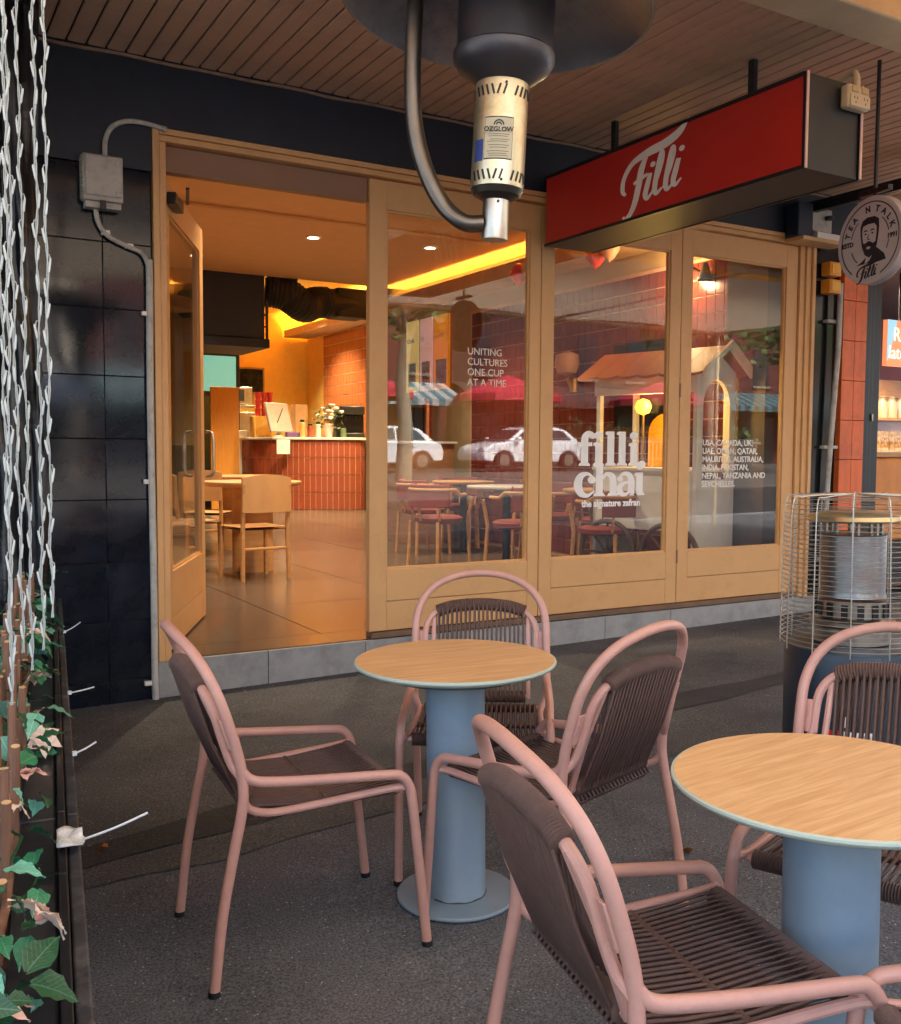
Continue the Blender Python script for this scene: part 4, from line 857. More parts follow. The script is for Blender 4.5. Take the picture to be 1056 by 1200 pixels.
for row, z in enumerate((.362,.152)):
    for k in range(28):
        a = 2*pi*k/28; s = 1 if (k//6) % 2 else -1
        if k % 7 == 6: continue
        c = Vector((.0692*cos(a), .0692*sin(a), z)); tdir = Vector((-sin(a), cos(a), 0)); ax = (tdir*.3*s+Vector((0,0,1))).normalized()
        sl_.obox(c, ax*.013, Vector((cos(a),sin(a),0)).cross(ax)*.0026, Vector((cos(a),sin(a),0))*.0012)
sl_.build('vent_slots', M_black, cn, smooth=False)
va = math.atan2(-hy, -hx)
def wrap_plate(name, m, a0, a1, z0, z1, r, parent):
    mb = MB(); n = 8
    for k in range(n+1):
        a = va+a0+(a1-a0)*k/n
        mb.v += [(r*cos(a), r*sin(a), z0), (r*cos(a), r*sin(a), z1)]
    for k in range(n): mb.f.append((2*k,2*k+2,2*k+3,2*k+1))
    return mb.build(name, m, parent)
wrap_plate('rating_label', mat('label_ink_edge', srgb(60,58,50), .5), -.58, .50, .188, .294, .0696, cn)
wrap_plate('rating_label', mat('label_face', srgb(206,196,166), .45, var=.06), -.56, .48, .191, .291, .0700, cn)
wrap_plate('sticker', mat('blue_sticker', srgb(50,70,140), .4), -1.05, -.62, .186, .240, .0697, cn)
def on_can(body, size, a, z, bold=0):
    t = text('print', body, size, M_ink, cn, (0,0,0), (0,0,0), align='CENTER', bold=bold, extr=.0003); aa = va+a
    t.matrix_local = Matrix.Translation((.0704*cos(aa), .0704*sin(aa), z)) @ Matrix.Rotation(aa+pi/2,4,'Z') @ Matrix.Rotation(pi/2,4,'X')
on_can('OZGLOW', .0165, -.04, .256, .0004)
for q, z in enumerate((.249,.244,.236,.231,.222,.216,.207,.201,.196)): wrap_plate('print', M_ink, -.46+.05*(q % 3), .36-.07*(q % 2), z, z+.0012, .0703, cn)
mb = MB(); stroke(mb, [(.012*cos(a),.012*sin(a)) for a in [pi*k/10 for k in range(11)]], .003, n=2, t=.0003); stroke(mb, [(.006*cos(a),.006*sin(a)) for a in [pi*k/10 for k in range(11)]], .003, n=2, t=.0003)
t = mb.build('print', M_ink, cn, smooth=False); aa = va-.04; t.matrix_local = Matrix.Translation((.0704*cos(aa),.0704*sin(aa),.272)) @ Matrix.Rotation(aa+pi/2,4,'Z') @ Matrix.Rotation(pi/2,4,'X')
for z in (.378,.138,.092): 
    rr = .0692 if z > .1 else .0348; MB().lathe([(.0035,0),(.0035,.003)], 10).build('screw', M_black, cn, loc=(rr*cos(va+.15), rr*sin(va+.15), z), rot=(0,radians(90),va+.15))
ar = MB().tube(spline([(-.03,.012,.040),(-.075,.035,.040),(-.115,.075,.085),(-.155,.105,.17),(-.18,.13,.28),(-.19,.138,.40),(-.192,.14,.55),(-.192,.14,1.0),(-.192,.14,1.58)],9), .0225, 14).build('support_arm', mat('arm_steel', srgb(120,112,104), .3, metal=.9, var=.2, dirt=srgb(90,70,50), dscale=6, damt=.5), ht)

# ------------------------------------------------------------------ caged area heater
ch = thing('cage_heater', 'round area heater with wire cage guard and dark drum base', 'heater', (0,0,0)); stand(ch, 3.235, 2.46, 0)
M_teal = mat('dark_teal_enamel', srgb(36,50,62), .35, var=.15)
bs = MB().lathe([(.20,.0),(.235,.02),(.248,.10),(.246,.56),(.236,.585),(.10,.60)], 48).build('drum_base', M_teal, ch)
MB().lathe([(.14,.60),(.14,.66),(.155,.67),(.155,.685)], 40).build('burner_plate', M_steel, ch)
MB().lathe([(.105,.685),(.125,.70),(.125,.76)], 40).build('lower_ring', M_steel, ch)
MB().lathe([(.122,.775),(.118,.80),(.118,1.01),(.122,1.015)], 44).build('emitter_screen', mat('heat_tinted_mesh', srgb(140,146,150), .3, metal=.9, var=.3, scale=5, dirt=srgb(120,84,70), dscale=4, damt=.6), ch)
for k in range(8): a = 2*pi*k/8; MB().obox((.10*cos(a),.10*sin(a),1.04),(.006,0,0),(0,.006,0),(0,0,.026)).build('spacer', M_steel, ch)
MB().lathe([(.165,1.062),(.175,1.070),(.165,1.085),(.10,1.10)], 44).build('reflector', mat('warm_steel', srgb(220,206,160), .3, metal=.9), ch)
for k in range(14): a = 2*pi*k/14; MB().obox((.128*cos(a),.128*sin(a),.725),(.012*sin(a),-.012*cos(a),0),(.003*cos(a),.003*sin(a),0),(0,0,.028)).build('vent_slot', M_black, ch)
rcage = lambda z: .250+.012*(1-(z-.6)/.55)
for k in range(30):
    z = .60+.0183*k; rg = MB().tube([(rcage(z)*cos(a), rcage(z)*sin(a), z) for a in [2*pi*q/44 for q in range(44)]], .0016, 5, closed=True).build('guard_ring', M_wire, ch)
for k in range(12):
    a = 2*pi*k/12+.12; MB().tube(spline([(rcage(.58)*cos(a),rcage(.58)*sin(a),.575),(rcage(.9)*cos(a),rcage(.9)*sin(a),.9),(.245*cos(a),.245*sin(a),1.135),(.20*cos(a),.20*sin(a),1.158),(.03*cos(a),.03*sin(a),1.166)],5), .0026, 6).build('guard_wire', M_wire, ch)
for r in (.06,.12,.18,.22): MB().tube([(r*cos(a), r*sin(a), 1.163-.012*(r/.22)**3) for a in [2*pi*q/36 for q in range(36)]], .0018, 5, closed=True).build('guard_ring', M_wire, ch)
vb = math.atan2(-2.46, -3.235)
def drum_label(a0, a1, z0, z1, m, dr=.0012):
    mb = MB(); n = 6; r = .2485+dr
    for k in range(n+1): a = vb+a0+(a1-a0)*k/n; mb.v += [(r*cos(a), r*sin(a), z0), (r*cos(a), r*sin(a), z1)]
    for k in range(n): mb.f.append((2*k,2*k+2,2*k+3,2*k+1))
    mb.build('warning_label', m, bs)
drum_label(-.30,.34,.245,.305,mat('label_white', srgb(226,222,214), .5)); drum_label(-.30,-.08,.283,.305,mat('label_red', srgb(190,30,36), .5), .0018); drum_label(-.30,-.2,.245,.282,mat('label_yellow', srgb(230,200,40), .5), .0018); drum_label(.02,.10,.245,.282,MATS['label_yellow'], .0018); drum_label(-.18,-.1,.25,.275,M_ink,.0018); drum_label(.16,.3,.25,.295,mat('label_grey', srgb(150,150,150), .5, var=.5, scale=120),.0018)
drum_label(-.14,.12,.31,.40,M_black,.002); drum_label(-.08,-.0,.32,.36,MATS['label_white'],.0028)

# ------------------------------------------------------------------ tables
def cafe_table(x, y, rz, label):
    t = thing('cafe_table', label, 'table', group='round outdoor cafe tables'); stand(t, x, y, rz, .004)
    MB().lathe([(.2935,.7180),(.2950,.7215),(.2940,.7228),(.001,.7230)], 72).build('table_top', M_oak, t)
    MB().lathe([(.22,.690),(.285,.704),(.2975,.711),(.3005,.716),(.2998,.7205),(.2945,.7225),(.2930,.7170)], 72, cap=False).build('edge_band', M_edge, t)
    MB().lathe([(.10,.678),(.225,.684),(.24,.694)], 60).build('underframe', mat('teal_underframe', srgb(86,108,112), .5), t)
    MB().lathe([(.0885,.0105),(.0875,.012),(.0875,.688)], 56).build('column', M_blue, t)
    MB().lathe([(.178,0),(.181,.003),(.181,.008),(.178,.0115)], 64).build('base_plate', M_blue, t)
    MB().tube([(.0885*cos(a),.0885*sin(a),.0125+.0015*sin(9*a)) for a in [radians(200+200*k/30) for k in range(31)]], .0022, 5).build('sealant', mat('dirty_sealant', srgb(84,74,64), .8, var=.4, scale=60), t)
    return t
cafe_table(1.472, 2.483, radians(-8), 'round oak-top table on blue column, between the rope chairs by the doorway')
cafe_table(1.555, 1.209, radians(4), 'round oak-top table on blue column, in front of the caged heater')

# ------------------------------------------------------------------ rope chairs
RT = .0138; W = .2335
def mirror(pts): return [(a,-b,c) for a,b,c in pts]
def back_x(z): return -.188-(z-.475)*.335
def make_chair():
    t = thing('rope_chair', '', 'chair', group='salmon rope chairs on the footpath')
    half = [(-.29,W,.012),(-.266,W,.2),(-.238,W,.34),(-.214,W,.45),(-.208,W,.51),(-.216,W,.585),(-.238,W,.67),(-.262,W-.004,.745),(-.288,W-.028,.81),(-.314,.155,.858),(-.336,.08,.886)]
    MB().tube(spline(half+[(-.342,0,.894)]+mirror(half)[::-1],5), RT, 12).build('back_hoop', M_pink, t)
    for s in (1,-1):
        arm = [(.285,s*(W+.004),.012),(.262,s*(W+.003),.25),(.246,s*(W+.002),.41),(.238,s*W,.452),(.214,s*W,.482),(.17,s*W,.491),(.0,s*(W+.004),.507),(-.14,s*(W+.003),.522),(-.19,s*(W+.001),.535),(-.212,s*W,.560)]
        MB().tube(spline(arm,5), RT, 12).build('front_leg', M_pink, t)
        rail = [(-.210,s*W,.495),(-.196,s*(W-.006),.462),(-.16,s*(W-.02),.440),(-.10,s*(W-.024),.432),(.05,s*(W-.022),.438),(.20,s*(W-.018),.446),(.240,s*W,.448)]
        MB().tube(spline(rail,5), .0105, 10).build('seat_rail', M_pink, t)
        MB().obox((-.250,s*(W-.022),.655),(.0035,0,.0),(0,.022,0),(-.012,0,.040)).build('joint_plate', M_pink, t, .002)
        MB().tube([(-.293,s*.168,.755),(back_x(.62),s*.170,.62),(back_x(.47),s*.168,.468)], .0085, 8).build('back_rod', M_pink, t)
        for fx, fy in ((-.291,W),(.286,W+.004)): MB().lathe([(RT-.001,0),(RT+.0012,.002),(RT+.0012,.016)], 14, (fx,s*fy,0)).build('foot_cap', M_foot, t)
    ih = [(-.214,W-.004,.545),(-.232,W-.022,.575),(-.252,.203,.64),(-.268,.198,.70),(-.281,.182,.738),(-.291,.150,.763),(-.297,.09,.779)]
    MB().tube(spline(ih+[(-.300,0,.785)]+mirror(ih)[::-1],5), .0115, 10).build('inner_hoop', M_pink, t)
    MB().tube([(back_x(.475),-.17,.475),(back_x(.475),.17,.475)], .010, 8).build('back_bar', M_pink, t)
    for x, z, h_ in ((.213,.440,W-.02),(-.170,.438,W-.024)): MB().tube([(x,-h_,z),(x,h_,z)], .010, 8).build('seat_bar', M_pink, t)
    MB().tube([(.02,-(W-.022),.431),(.02,(W-.022),.431)], .0095, 8).build('seat_crossbar', M_rope, t)
    def ztop(y): return .785-.0060*(abs(y)/.09)**2 if abs(y) < .09 else .779-.016*((abs(y)-.09)/.06)**1.4
    def xtop(y): return -.300+.006*(abs(y)/.15)**1.5
    # rope bindings round the bars
    def binding(path, r):
        P = spline(path, 1); out = []; n = len(P)
        MB().tube(P, [r+(.0022 if i % 2 else -.0014) for i in range(n)], 10).build('rope_binding', M_rope, t, angle=80)
    binding([(xtop(y), y, ztop(y)) for y in [-.158+.316*k/90 for k in range(91)]], .0222)
    binding([(back_x(.475), y, .475) for y in [-.160+.32*k/110 for k in range(111)]], .0205)
    binding([(.213, y, .440) for y in [-.198+.396*k/130 for k in range(131)]], .0200)
    binding([(-.170, y, .438) for y in [-.198+.396*k/130 for k in range(131)]], .0145)
    # strands: closed loops over the bars
    nB = 20
    for k in range(nB):
        y = -.152+.304*k/(nB-1); zt, xt = ztop(y), xtop(y); zb, xb = .475, back_x(.475); o = .0175
        a = Vector((xt,0,zt)); b = Vector((xb,0,zb)); ax = (a-b).normalized(); nn = Vector((ax.z,0,-ax.x))
        m_ = (a+b)/2; bow = Vector((-.012,0,-.004))
        pts = [a+nn*o, a+ax*o, a-nn*o, m_-nn*(o*.7)+bow, b-nn*o, b-ax*o, b+nn*o, m_+nn*(o*.35)+bow]
        jit = random.uniform(-.0008,.0008)
        MB().tube([(p.x, y+jit, p.z) for i, p in enumerate(pts)], .0040, 6, closed=True).build('rope', M_rope, t, angle=80)
    nS = 24
    for k in range(nS):
        y = -.190+.38*k/(nS-1); o = .0165; jit = random.uniform(-.001,.001)
        pts = [(.213,y,.440+o),(.213+o,y,.440),(.213,y+.003,.440-o),(.02,y+.004,.420),(-.178,y+.003,.436-o),(-.178-o,y,.436),(-.178,y,.436+o),(-.08,y+jit,.440),(.02,y+jit,.436),(.12,y,.445)]
        MB().tube(pts, .0040, 6, closed=True).build('rope', M_rope, t, angle=80)
    return t
proto = make_chair()
spots = [(.987,2.529,-4.5,'salmon rope chair facing the doorway table from beside the navy tiled wall'),
         (1.709,2.739,235.9,'salmon rope chair tucked behind the doorway table, against the glass doors'),
         (1.630,2.205,106,'salmon rope chair with its back to the table in front of the caged heater'),
         (1.207,1.259,348.2,'salmon rope chair facing the oak table that stands before the caged heater'),
         (1.935,1.400,203.7,'salmon rope chair between its table and the caged heater'),
         (1.47,.686,150,'salmon rope chair with only an arm showing beside its table')]
for i, (x, y, a, l) in enumerate(spots):
    o = proto if i == 0 else copy_tree(proto)
    stand(o, x, y, radians(a)); o['label'] = l
# ------------------------------------------------------------------ planter screen on the left
random.seed(21)
A_, B_ = Vector((.180,1.05,0)), Vector((.742,5.10,0)); dirv = (B_-A_).normalized(); nrm_ = Vector((dirv.y,-dirv.x,0))    # nrm_ points to the tables
def fp(s, off, z): q = A_+dirv*s+nrm_*off; return (q.x, q.y, z+ground_z(q.x))
LEN = (B_-A_).length
pl = thing('planter_box', 'low black planter box edging the footpath beside the navy wall', 'planter', (0,0,0))
M_pvcb = mat('black_plastic_sheet', srgb(30,33,38), .35, var=.25, scale=6, bump=.25, bscale=9, dirt=srgb(90,84,78), dscale=8, damt=.45)
def fbox(mb, s0, s1, o0, o1, z0, z1):
    n = len(mb.v); mb.v += [fp(s, o, z) for z in (z0,z1) for o in (o0,o1) for s in (s0,s1)]
    mb.f += [tuple(n+i for i in q) for q in ((0,2,3,1),(4,5,7,6),(0,1,5,4),(2,6,7,3),(0,4,6,2),(1,3,7,5))]; return mb
s0 = 0
for k in range(4):
    s1 = LEN*(k+1)/4-.004
    fbox(MB(), s0, s1, -.03, -.004, .0, .60).build('side_board', M_pvcb, pl, .004)
    fbox(MB(), s0, s1, -.105, -.035, .602, .618).build('cap_strip', M_pvcb, pl, .006)
    fbox(MB(), s0, s1, -.033, -.018, .604, .63).build('edge_strip', M_blackm, pl, .003)
    fbox(MB(), s0, s1, -.016, .006, .602, .622).build('cap_rail', mat('weathered_rail', srgb(48,50,54), .5, var=.35, scale=12, dirt=srgb(130,124,116), dscale=15, damt=.5), pl, .004)
    fbox(MB(), s0, s1, -.001, .006, .02, .10).build('skirting', M_blackm, pl, .002); s0 = s1+.004
fbox(MB(), 0, LEN, -.46, -.435, 0, .60).build('side_board', M_pvcb, pl); fbox(MB(), 0, LEN, -.434, -.031, .0, .50).build('soil', mat('dark_soil', srgb(48,40,34), .95, var=.4, scale=30, bump=.6, bscale=30), pl)
# stick trellis standing in the planter
tl = thing('stick_trellis', 'brown willow stick trellis standing in the black planter', 'trellis', (0,0,0))
M_stick = mat('willow_stick', srgb(128,92,70), .7, var=.35, scale=18, stretch=(1,1,.2), bump=.3, bscale=80)
M_cut = mat('cut_wood', srgb(206,170,120), .7)
k = 0; s = .05
while s < LEN-.1:
    off = -.110-random.uniform(0,.075); lean = random.choice((-1,1))*random.uniform(.02,.10); top = .76+random.uniform(-.10,.10)
    a = fp(s, off, .45); b = fp(s+lean, off+random.uniform(-.02,.015), top)
    st = MB().tube([a, tuple((Vector(a)+Vector(b))/2+Vector((random.uniform(-.006,.006),0,0))), b], [.0095,.0088,.0082], 8).build('stick', M_stick, tl)
    d_ = (Vector(b)-Vector(a)).normalized(); MB().tube([b, tuple(Vector(b)+d_*.0015)], .0078, 8).build('cut_end', M_cut, st)
    s += random.uniform(.020,.045); k += 1
for z, o in ((.56,-.118),(.66,-.112)): MB().tube([fp(LEN*q/30, o+.004*sin(q*1.7), z+.012*sin(q*.9)) for q in range(31)], .007, 7).build('stick', M_stick, tl)
# ivy leaves and cloth flowers woven through the trellis
iv = thing('ivy_garland', 'green artificial ivy garland with cream flowers wound through the stick trellis', 'garland', (0,0,0))
def leaf_mesh(L, Wd, fold=.35, curl=.25):
    mb = MB(); n = 7
    prof = [.05,.66,.97,1.0,.84,.56,.26,.02]
    for i in range(n+1):
        t = i/n; w = Wd*prof[i]; z = -curl*L*t*t
        rip = .10*Wd*(1 if i % 2 else -1); mb.v += [(t*L-.06*L,-w,z+fold*w+rip),(t*L,0,z),(t*L-.06*L,w,z+fold*w-rip)]
    for i in range(n):
        a = 3*i; mb.f += [(a,a+3,a+4,a+1),(a+1,a+4,a+5,a+2)]
    return mb.mesh('leaf', angle=70)
def leaf_mat(name, c):
    m = mat(name, c, .42, var=.3, scale=18, bump=.2, bscale=90); N = m.node_tree.nodes; L = m.node_tree.links; b = N['Principled BSDF']
    src = b.inputs['Base Color'].links[0].from_socket; tc = N.new('ShaderNodeTexCoord'); sx = N.new('ShaderNodeSeparateXYZ'); L.new(tc.outputs['Object'], sx.inputs[0])
    def mth(op, a, bb=None):
        n = N.new('ShaderNodeMath'); n.operation = op
        for i, v in enumerate((a, bb)):
            if v is None: continue
            if isinstance(v, (int, float)): n.inputs[i].default_value = v
            else: L.new(v, n.inputs[i])
        return n.outputs[0]
    ay = mth('ABSOLUTE', sx.outputs[1]); rib = mth('LESS_THAN', ay, .0011)
    veins = mth('GREATER_THAN', mth('SINE', mth('MULTIPLY', mth('SUBTRACT', sx.outputs[0], mth('MULTIPLY', ay, 1.1)), 620)), .86)
    f = mth('MULTIPLY', mth('MAXIMUM', rib, mth('MULTIPLY', veins, .45)), .6)
    mx = N.new('ShaderNodeMix'); mx.data_type = 'RGBA'; L.new(f, mx.inputs['Factor']); L.new(src, mx.inputs['A']); mx.inputs['B'].default_value = tuple(min(1, x*1.6+.10) for x in c)+(1,)
    L.new(mx.outputs['Result'], b.inputs['Base Color']); return m
M_leafs = [leaf_mat('ivy_green', srgb(44,122,80)), leaf_mat('ivy_pale', srgb(110,176,148)), leaf_mat('ivy_dark', srgb(24,76,44))]
LM = []
for m in M_leafs:
    for (l, w_) in ((.085,.028),(.065,.024)):
        me = leaf_mesh(l, w_); me.materials.append(m); LM.append(me)
for k in range(298):
    s = LEN*random.random()**1.5; o = link('leaf', random.choice(LM), iv, 0, fp(s, -.115+random.uniform(-.10,.06), .60+random.uniform(-.06,.20)), (random.uniform(-.8,.8), random.uniform(-.5,.9), random.uniform(-2.2,1.6)))
    sc_ = random.uniform(.6,1.1)*(.7 if s < .7 else .85 if s < 1.5 else 1); o.scale = (sc_,sc_,sc_)
pet = leaf_mesh(.045,.022,.5,.6); pet.materials.append(mat('cream_petal', srgb(238,216,196), .7, var=.12)); pet2 = leaf_mesh(.045,.022,.5,.6); pet2.materials.append(mat('pink_petal', srgb(234,190,176), .7, var=.15))
for k in range(16):
    s = LEN*(k+.5)/16+random.uniform(-.05,.05); c = fp(s, -.11+random.uniform(-.05,.05), .66+random.uniform(-.06,.12))
    fl_ = MB().lathe([(.003,0),(.010,.008),(.003,.014)], 8).build('flower', mat('flower_heart', srgb(220,150,130), .7), iv, loc=c, rot=(random.uniform(-.6,.6),random.uniform(.1,.9),random.uniform(0,6)))
    for q in range(6): link('petal', pet if k % 2 else pet2, fl_, 0, (0,0,.004), (0,-.5,q*pi/3))
MB().tube([fp(LEN*q/60, -.12+.03*sin(q*1.3), .64+.05*sin(q*.7)) for q in range(61)], .0028, 5).build('vine', M_leafs[2], iv)
# white cable ties poking out of the cap rail
M_tie = mat('white_nylon', srgb(226,230,228), .4)
for k, (s, l, up) in enumerate(((.86,.12,.03),(.62,.09,.015),(2.05,.07,.01),(1.42,.05,.02),(3.1,.06,.03))):
    z = .626 if k != 1 else .35
    ti = thing('cable_tie', 'white nylon cable tie tail sticking out of the planter rail towards the chairs', 'cable tie', fp(s, .008, z), 0, 'cable ties on the planter')
    e = nrm_*l; MB().tube(spline([(0,0,0),(e.x*.5,e.y*.5,up*.5),(e.x,e.y,up*1.2)],4), .0022, 5).build('tail', M_tie, ti); MB().box(-.005,.005,-.005,.005,-.004,.006).build('head', M_tie, ti)
tg = tag(MB().grid(lambda u, v: fp(.80+.09*u, -.035+.045*v, .640+.008*sin(u*7)*sin(v*5)), 10, 6).build('plastic_wrap', mat('clear_crinkled_plastic', srgb(206,206,200), .2, var=.3, scale=30, bump=.6, bscale=60), None), 'crinkled pale plastic tape wrapped over the planter rail', 'tape')
sm_ = tg.modifiers.new('thickness','SOLIDIFY'); sm_.thickness = .002

# ------------------------------------------------------------------ black wrapped screen behind the light strings
tp_ = thing('black_screen', 'crinkled black plastic screen at the left end of the tiled wall', 'screen', (0,0,0))
def tarp(u, v):
    x = .10+.545*u; y = 4.72+.10*u; z = .0+3.34*v
    return (x+.01*sin(v*9+u*5), y-.02*sin(u*26+2.5*sin(v*7))-.014*sin(v*33+u*11)-.008*sin(u*71+v*13), z)
o = MB().grid(tarp, 60, 120).build('sheet', mat('black_crinkled_plastic', srgb(20,22,25), .32, var=.3, scale=8, bump=.5, bscale=22), tp_, angle=180)
md = o.modifiers.new('thickness','SOLIDIFY'); md.thickness = .004; md.offset = 1
MB().box(.12,.64,4.86,4.90,0,3.34).build('frame', M_black, tp_)

# ------------------------------------------------------------------ hanging fairy light strings
M_cord = mat('clear_white_cord', srgb(178,184,178), .4, var=.15)
M_bulb = mat('clear_bulb_plastic', srgb(206,212,206), .2, var=.12, spec=.6)
cap_me = MB().lathe([(.0003,0),(.0014,.001),(.0017,.004),(.0017,.015),(.0012,.021),(.0003,.0225)], 8).mesh('bulb'); cap_me.materials.append(M_bulb)
caps = [(.160,1.57,1.00,.004),(.168,1.55,1.05,.005),(.183,1.56,1.02,.003),(.201,1.552,1.05,.003),(.216,1.541,1.10,.003),(.155,1.52,.98,.006)]
for k, (x, y, zb, am) in enumerate(caps):
    ls = thing('fairy_light_string', 'white fairy light string hanging in front of the black screen', 'string lights', (x,y,zb), 0, 'fairy light strings hanging by the planter')
    H_ = 3.4-zb; n = int(H_/.012); ph = random.uniform(0,6)
    cen = lambda z: (am*sin(z*2.1+ph)+.0015*sin(z*40), am*.6*cos(z*1.7+ph), z)
    for q in (0, pi):
        MB().tube([(cen(H_*i/n)[0]+.0012*cos(i*.9+q), cen(H_*i/n)[1]+.0012*sin(i*.9+q), H_*i/n) for i in range(n+1)], .0010, 5).build('cord', M_cord, ls)
    z = .02; j = 0
    while z < min(H_-.05, 1.3):
        c = cen(z); s = 1 if j % 2 else -1; a = random.uniform(-.5,.5)+(0 if s > 0 else pi); rot = (0, s*random.uniform(.05,.22), random.uniform(-.4,.4))
        o = link('bulb', cap_me, ls, 0, (c[0]+s*.0012, c[1]-.001, z), rot)
        lo = [(c[0],c[1],z-.004),(c[0]+s*.0022,c[1],z+.004),(c[0]+s*.0034,c[1],z+.020),(c[0]+s*.0018,c[1],z+.027),(c[0],c[1],z+.026)]
        MB().tube(spline(lo,2), .0008, 4).build('wire_loop', M_cord, ls)
        z += random.uniform(.030,.046); j += 1

# ------------------------------------------------------------------ fallen leaves
lm = leaf_mesh(.07,.026,.6,.5); lm.materials.append(mat('dry_leaf', srgb(196,124,58), .75, var=.35, scale=25)); lm.name = 'dry_leaf'
for k, (x, y, a, l) in enumerate(((2.24,2.34,.4,'curled brown dry leaf on the asphalt beside the chair foot'),(4.74,D-.10,2.0,'small dry leaf lying against the grey stone step'),(2.0,2.62,1.0,'small pale dry leaf on the asphalt behind the nearest table'),(2.6,4.3,.2,'dry leaf on the dark asphalt before the glass doors'),(.62,3.35,2.5,'pale dry leaf on the asphalt beside the black planter'))):
    o = link('fallen_leaf', lm, None, 0, (x,y,ground_z(x)+.026), (.1,.15,a)); s = (1.25,.7,.6,.55,.8)[k]; o.scale = (s,s,s); o.location.z = ground_z(x)+.012+.012*s; tag(o, l, 'leaf')

# ------------------------------------------------------------------ grit and leaf crumbs swept against the step and the wall
rnd = random.Random(11); mb = MB()
for k in range(900):
    q = rnd.random()
    if q < .55: x, y = rnd.uniform(.8,6.6), D-.012-abs(rnd.gauss(0,.07))
    elif q < .75: s = rnd.uniform(0,LEN); p_ = fp(s, .012+abs(rnd.gauss(0,.05)), 0); x, y = p_[0], p_[1]
    else: x, y = rnd.uniform(.4,5.5), rnd.uniform(.9,5.2)
    s = rnd.uniform(.0015,.006); a = rnd.uniform(0,6.28); z = ground_z(x)+.0125; n = len(mb.v)
    mb.v += [(x+s*cos(a),y+s*sin(a),z),(x+s*.5*cos(a+2),y+s*.5*sin(a+2),z+s*.4),(x-s*cos(a),y-s*sin(a),z+.001),(x+s*.5*cos(a-2),y+s*.5*sin(a-2),z)]; mb.f.append((n,n+1,n+2,n+3))
tag(mb.build('grit', mat('pale_grit', srgb(150,134,112), .9, var=.4, scale=3), None, smooth=False), 'pale grit and leaf crumbs scattered on the asphalt', 'grit', kind='stuff')

# ------------------------------------------------------------------ the street across the road, seen mirrored in the glass
def car(x, y, z, rz, label):
    t = thing('parked_car', label, 'car', (x,y,z), rz, 'white cars parked across the road')
    m = mat('white_car_paint', srgb(226,230,234), .25, var=.02, coat=.6); gm = mat('car_window', srgb(40,52,60), .08); ty = mat('tyre', srgb(26,26,27), .8)
    low = [(-2.12,.34),(-2.15,.62),(-2.05,.88),(-1.75,.95),(1.05,.95),(1.75,.86),(2.08,.70),(2.16,.50),(2.12,.30),(1.75,.26),(1.70,.42),(1.55,.58),(1.33,.64),(1.11,.58),(.97,.42),(.93,.24),(-.93,.24),(-.97,.42),(-1.11,.58),(-1.33,.64),(-1.55,.58),(-1.70,.42),(-1.75,.28)]
    MB().prism(low, -.86, .86).build('body', m, t, .05)
    cabp = [(-1.85,.952),(-1.35,1.36),(-.9,1.45),(.15,1.45),(.5,1.36),(1.12,.952)]
    c = MB(); n = len(cabp)
    for ys in (-1,1): c.v += [(a, ys*(.80-.16*(b-.95)/.5), b) for a, b in cabp]
    c.f += [tuple(range(n)), tuple(n+i for i in reversed(range(n)))]+[((i+1) % n, i, n+i, n+(i+1) % n) for i in range(n)]
    c.build('roof', m, t, .04)
    for ys in (-1,1):
        for pts in ([(-1.5,1.0),(-1.2,1.32),(-.45,1.38),(-.45,1.0)],[(-.38,1.0),(-.38,1.38),(.12,1.38),(.42,1.30),(.90,1.0)]):
            mb = MB(); mb.v = [(a, ys*(.808-.16*(b-.95)/.5), b) for a, b in pts]; mb.f = [(0,1,2,3,4)[:len(pts)] if ys < 0 else tuple(reversed(range(len(pts))))]
            mb.build('side_window', gm, t)
    mb = MB(); mb.v = [(1.10,-.7,.98),(1.10,.7,.98),(.54,.62,1.34),(.54,-.62,1.34)]; mb.v = [(a+.012,b,c_+.012) for a,b,c_ in mb.v]; mb.f = [(0,1,2,3)]; mb.build('windscreen', gm, t)
    for xx in (-1.33,1.33):
        for ys in (-1,1):
            w = MB().tube([(xx,ys*.66,.32),(xx,ys*.87,.32)], .32, 24).build('wheel', ty, t); MB().tube([(xx,ys*.868,.32),(xx,ys*.885,.32)], .20, 16).build('rim', M_steel, w)
    for ys in (-1,1): MB().obox((2.06,ys*.62,.68),(.05,0,0),(0,.16,0),(-.02,0,.07)).build('headlight', mat('lamp_glass', srgb(200,206,210), .1), t, .02); MB().box(.75,.92,ys*.98-.08,ys*.98+.08,.98,1.10).build('wing_mirror', m, t, .03)
    return t
GY_ = lambda x: .62+ground_z(x)*.5
car(19.3, -17.5, GY_(19.3), radians(180), 'white hatchback mirrored in the first glass panel')
car(13.9, -18.2, GY_(13.9), radians(180), 'white car mirrored at the edge of the first glass panel behind a tree trunk')
def umbrella(x, y, label):
    z = GY_(x); t = thing('market_umbrella', label, 'umbrella', (x,y,z), 0, 'red umbrellas across the road'); mr = mat('umbrella_red', srgb(176,34,56), .7, var=.08)
    mb = MB(); n = 8; r = 2.1; rings = [(0.02,3.5),(1.0,3.15),(r,2.72),(r*1.01,2.45)]
    for q, zz in rings: mb.v += [(q*cos(2*pi*k/n), q*sin(2*pi*k/n), zz) for k in range(n)]
    for i in range(3):
        for k in range(n): mb.f.append((i*n+k, (i+1)*n+k, (i+1)*n+(k+1) % n, i*n+(k+1) % n))
    mb.build('canopy', mr, t, smooth=False); MB().tube([(0,0,0),(0,0,3.5)], .04, 8).build('pole', M_blackm, t); MB().lathe([(.4,0),(.4,.08),(.06,.12)], 20).build('base', M_blackm, t)
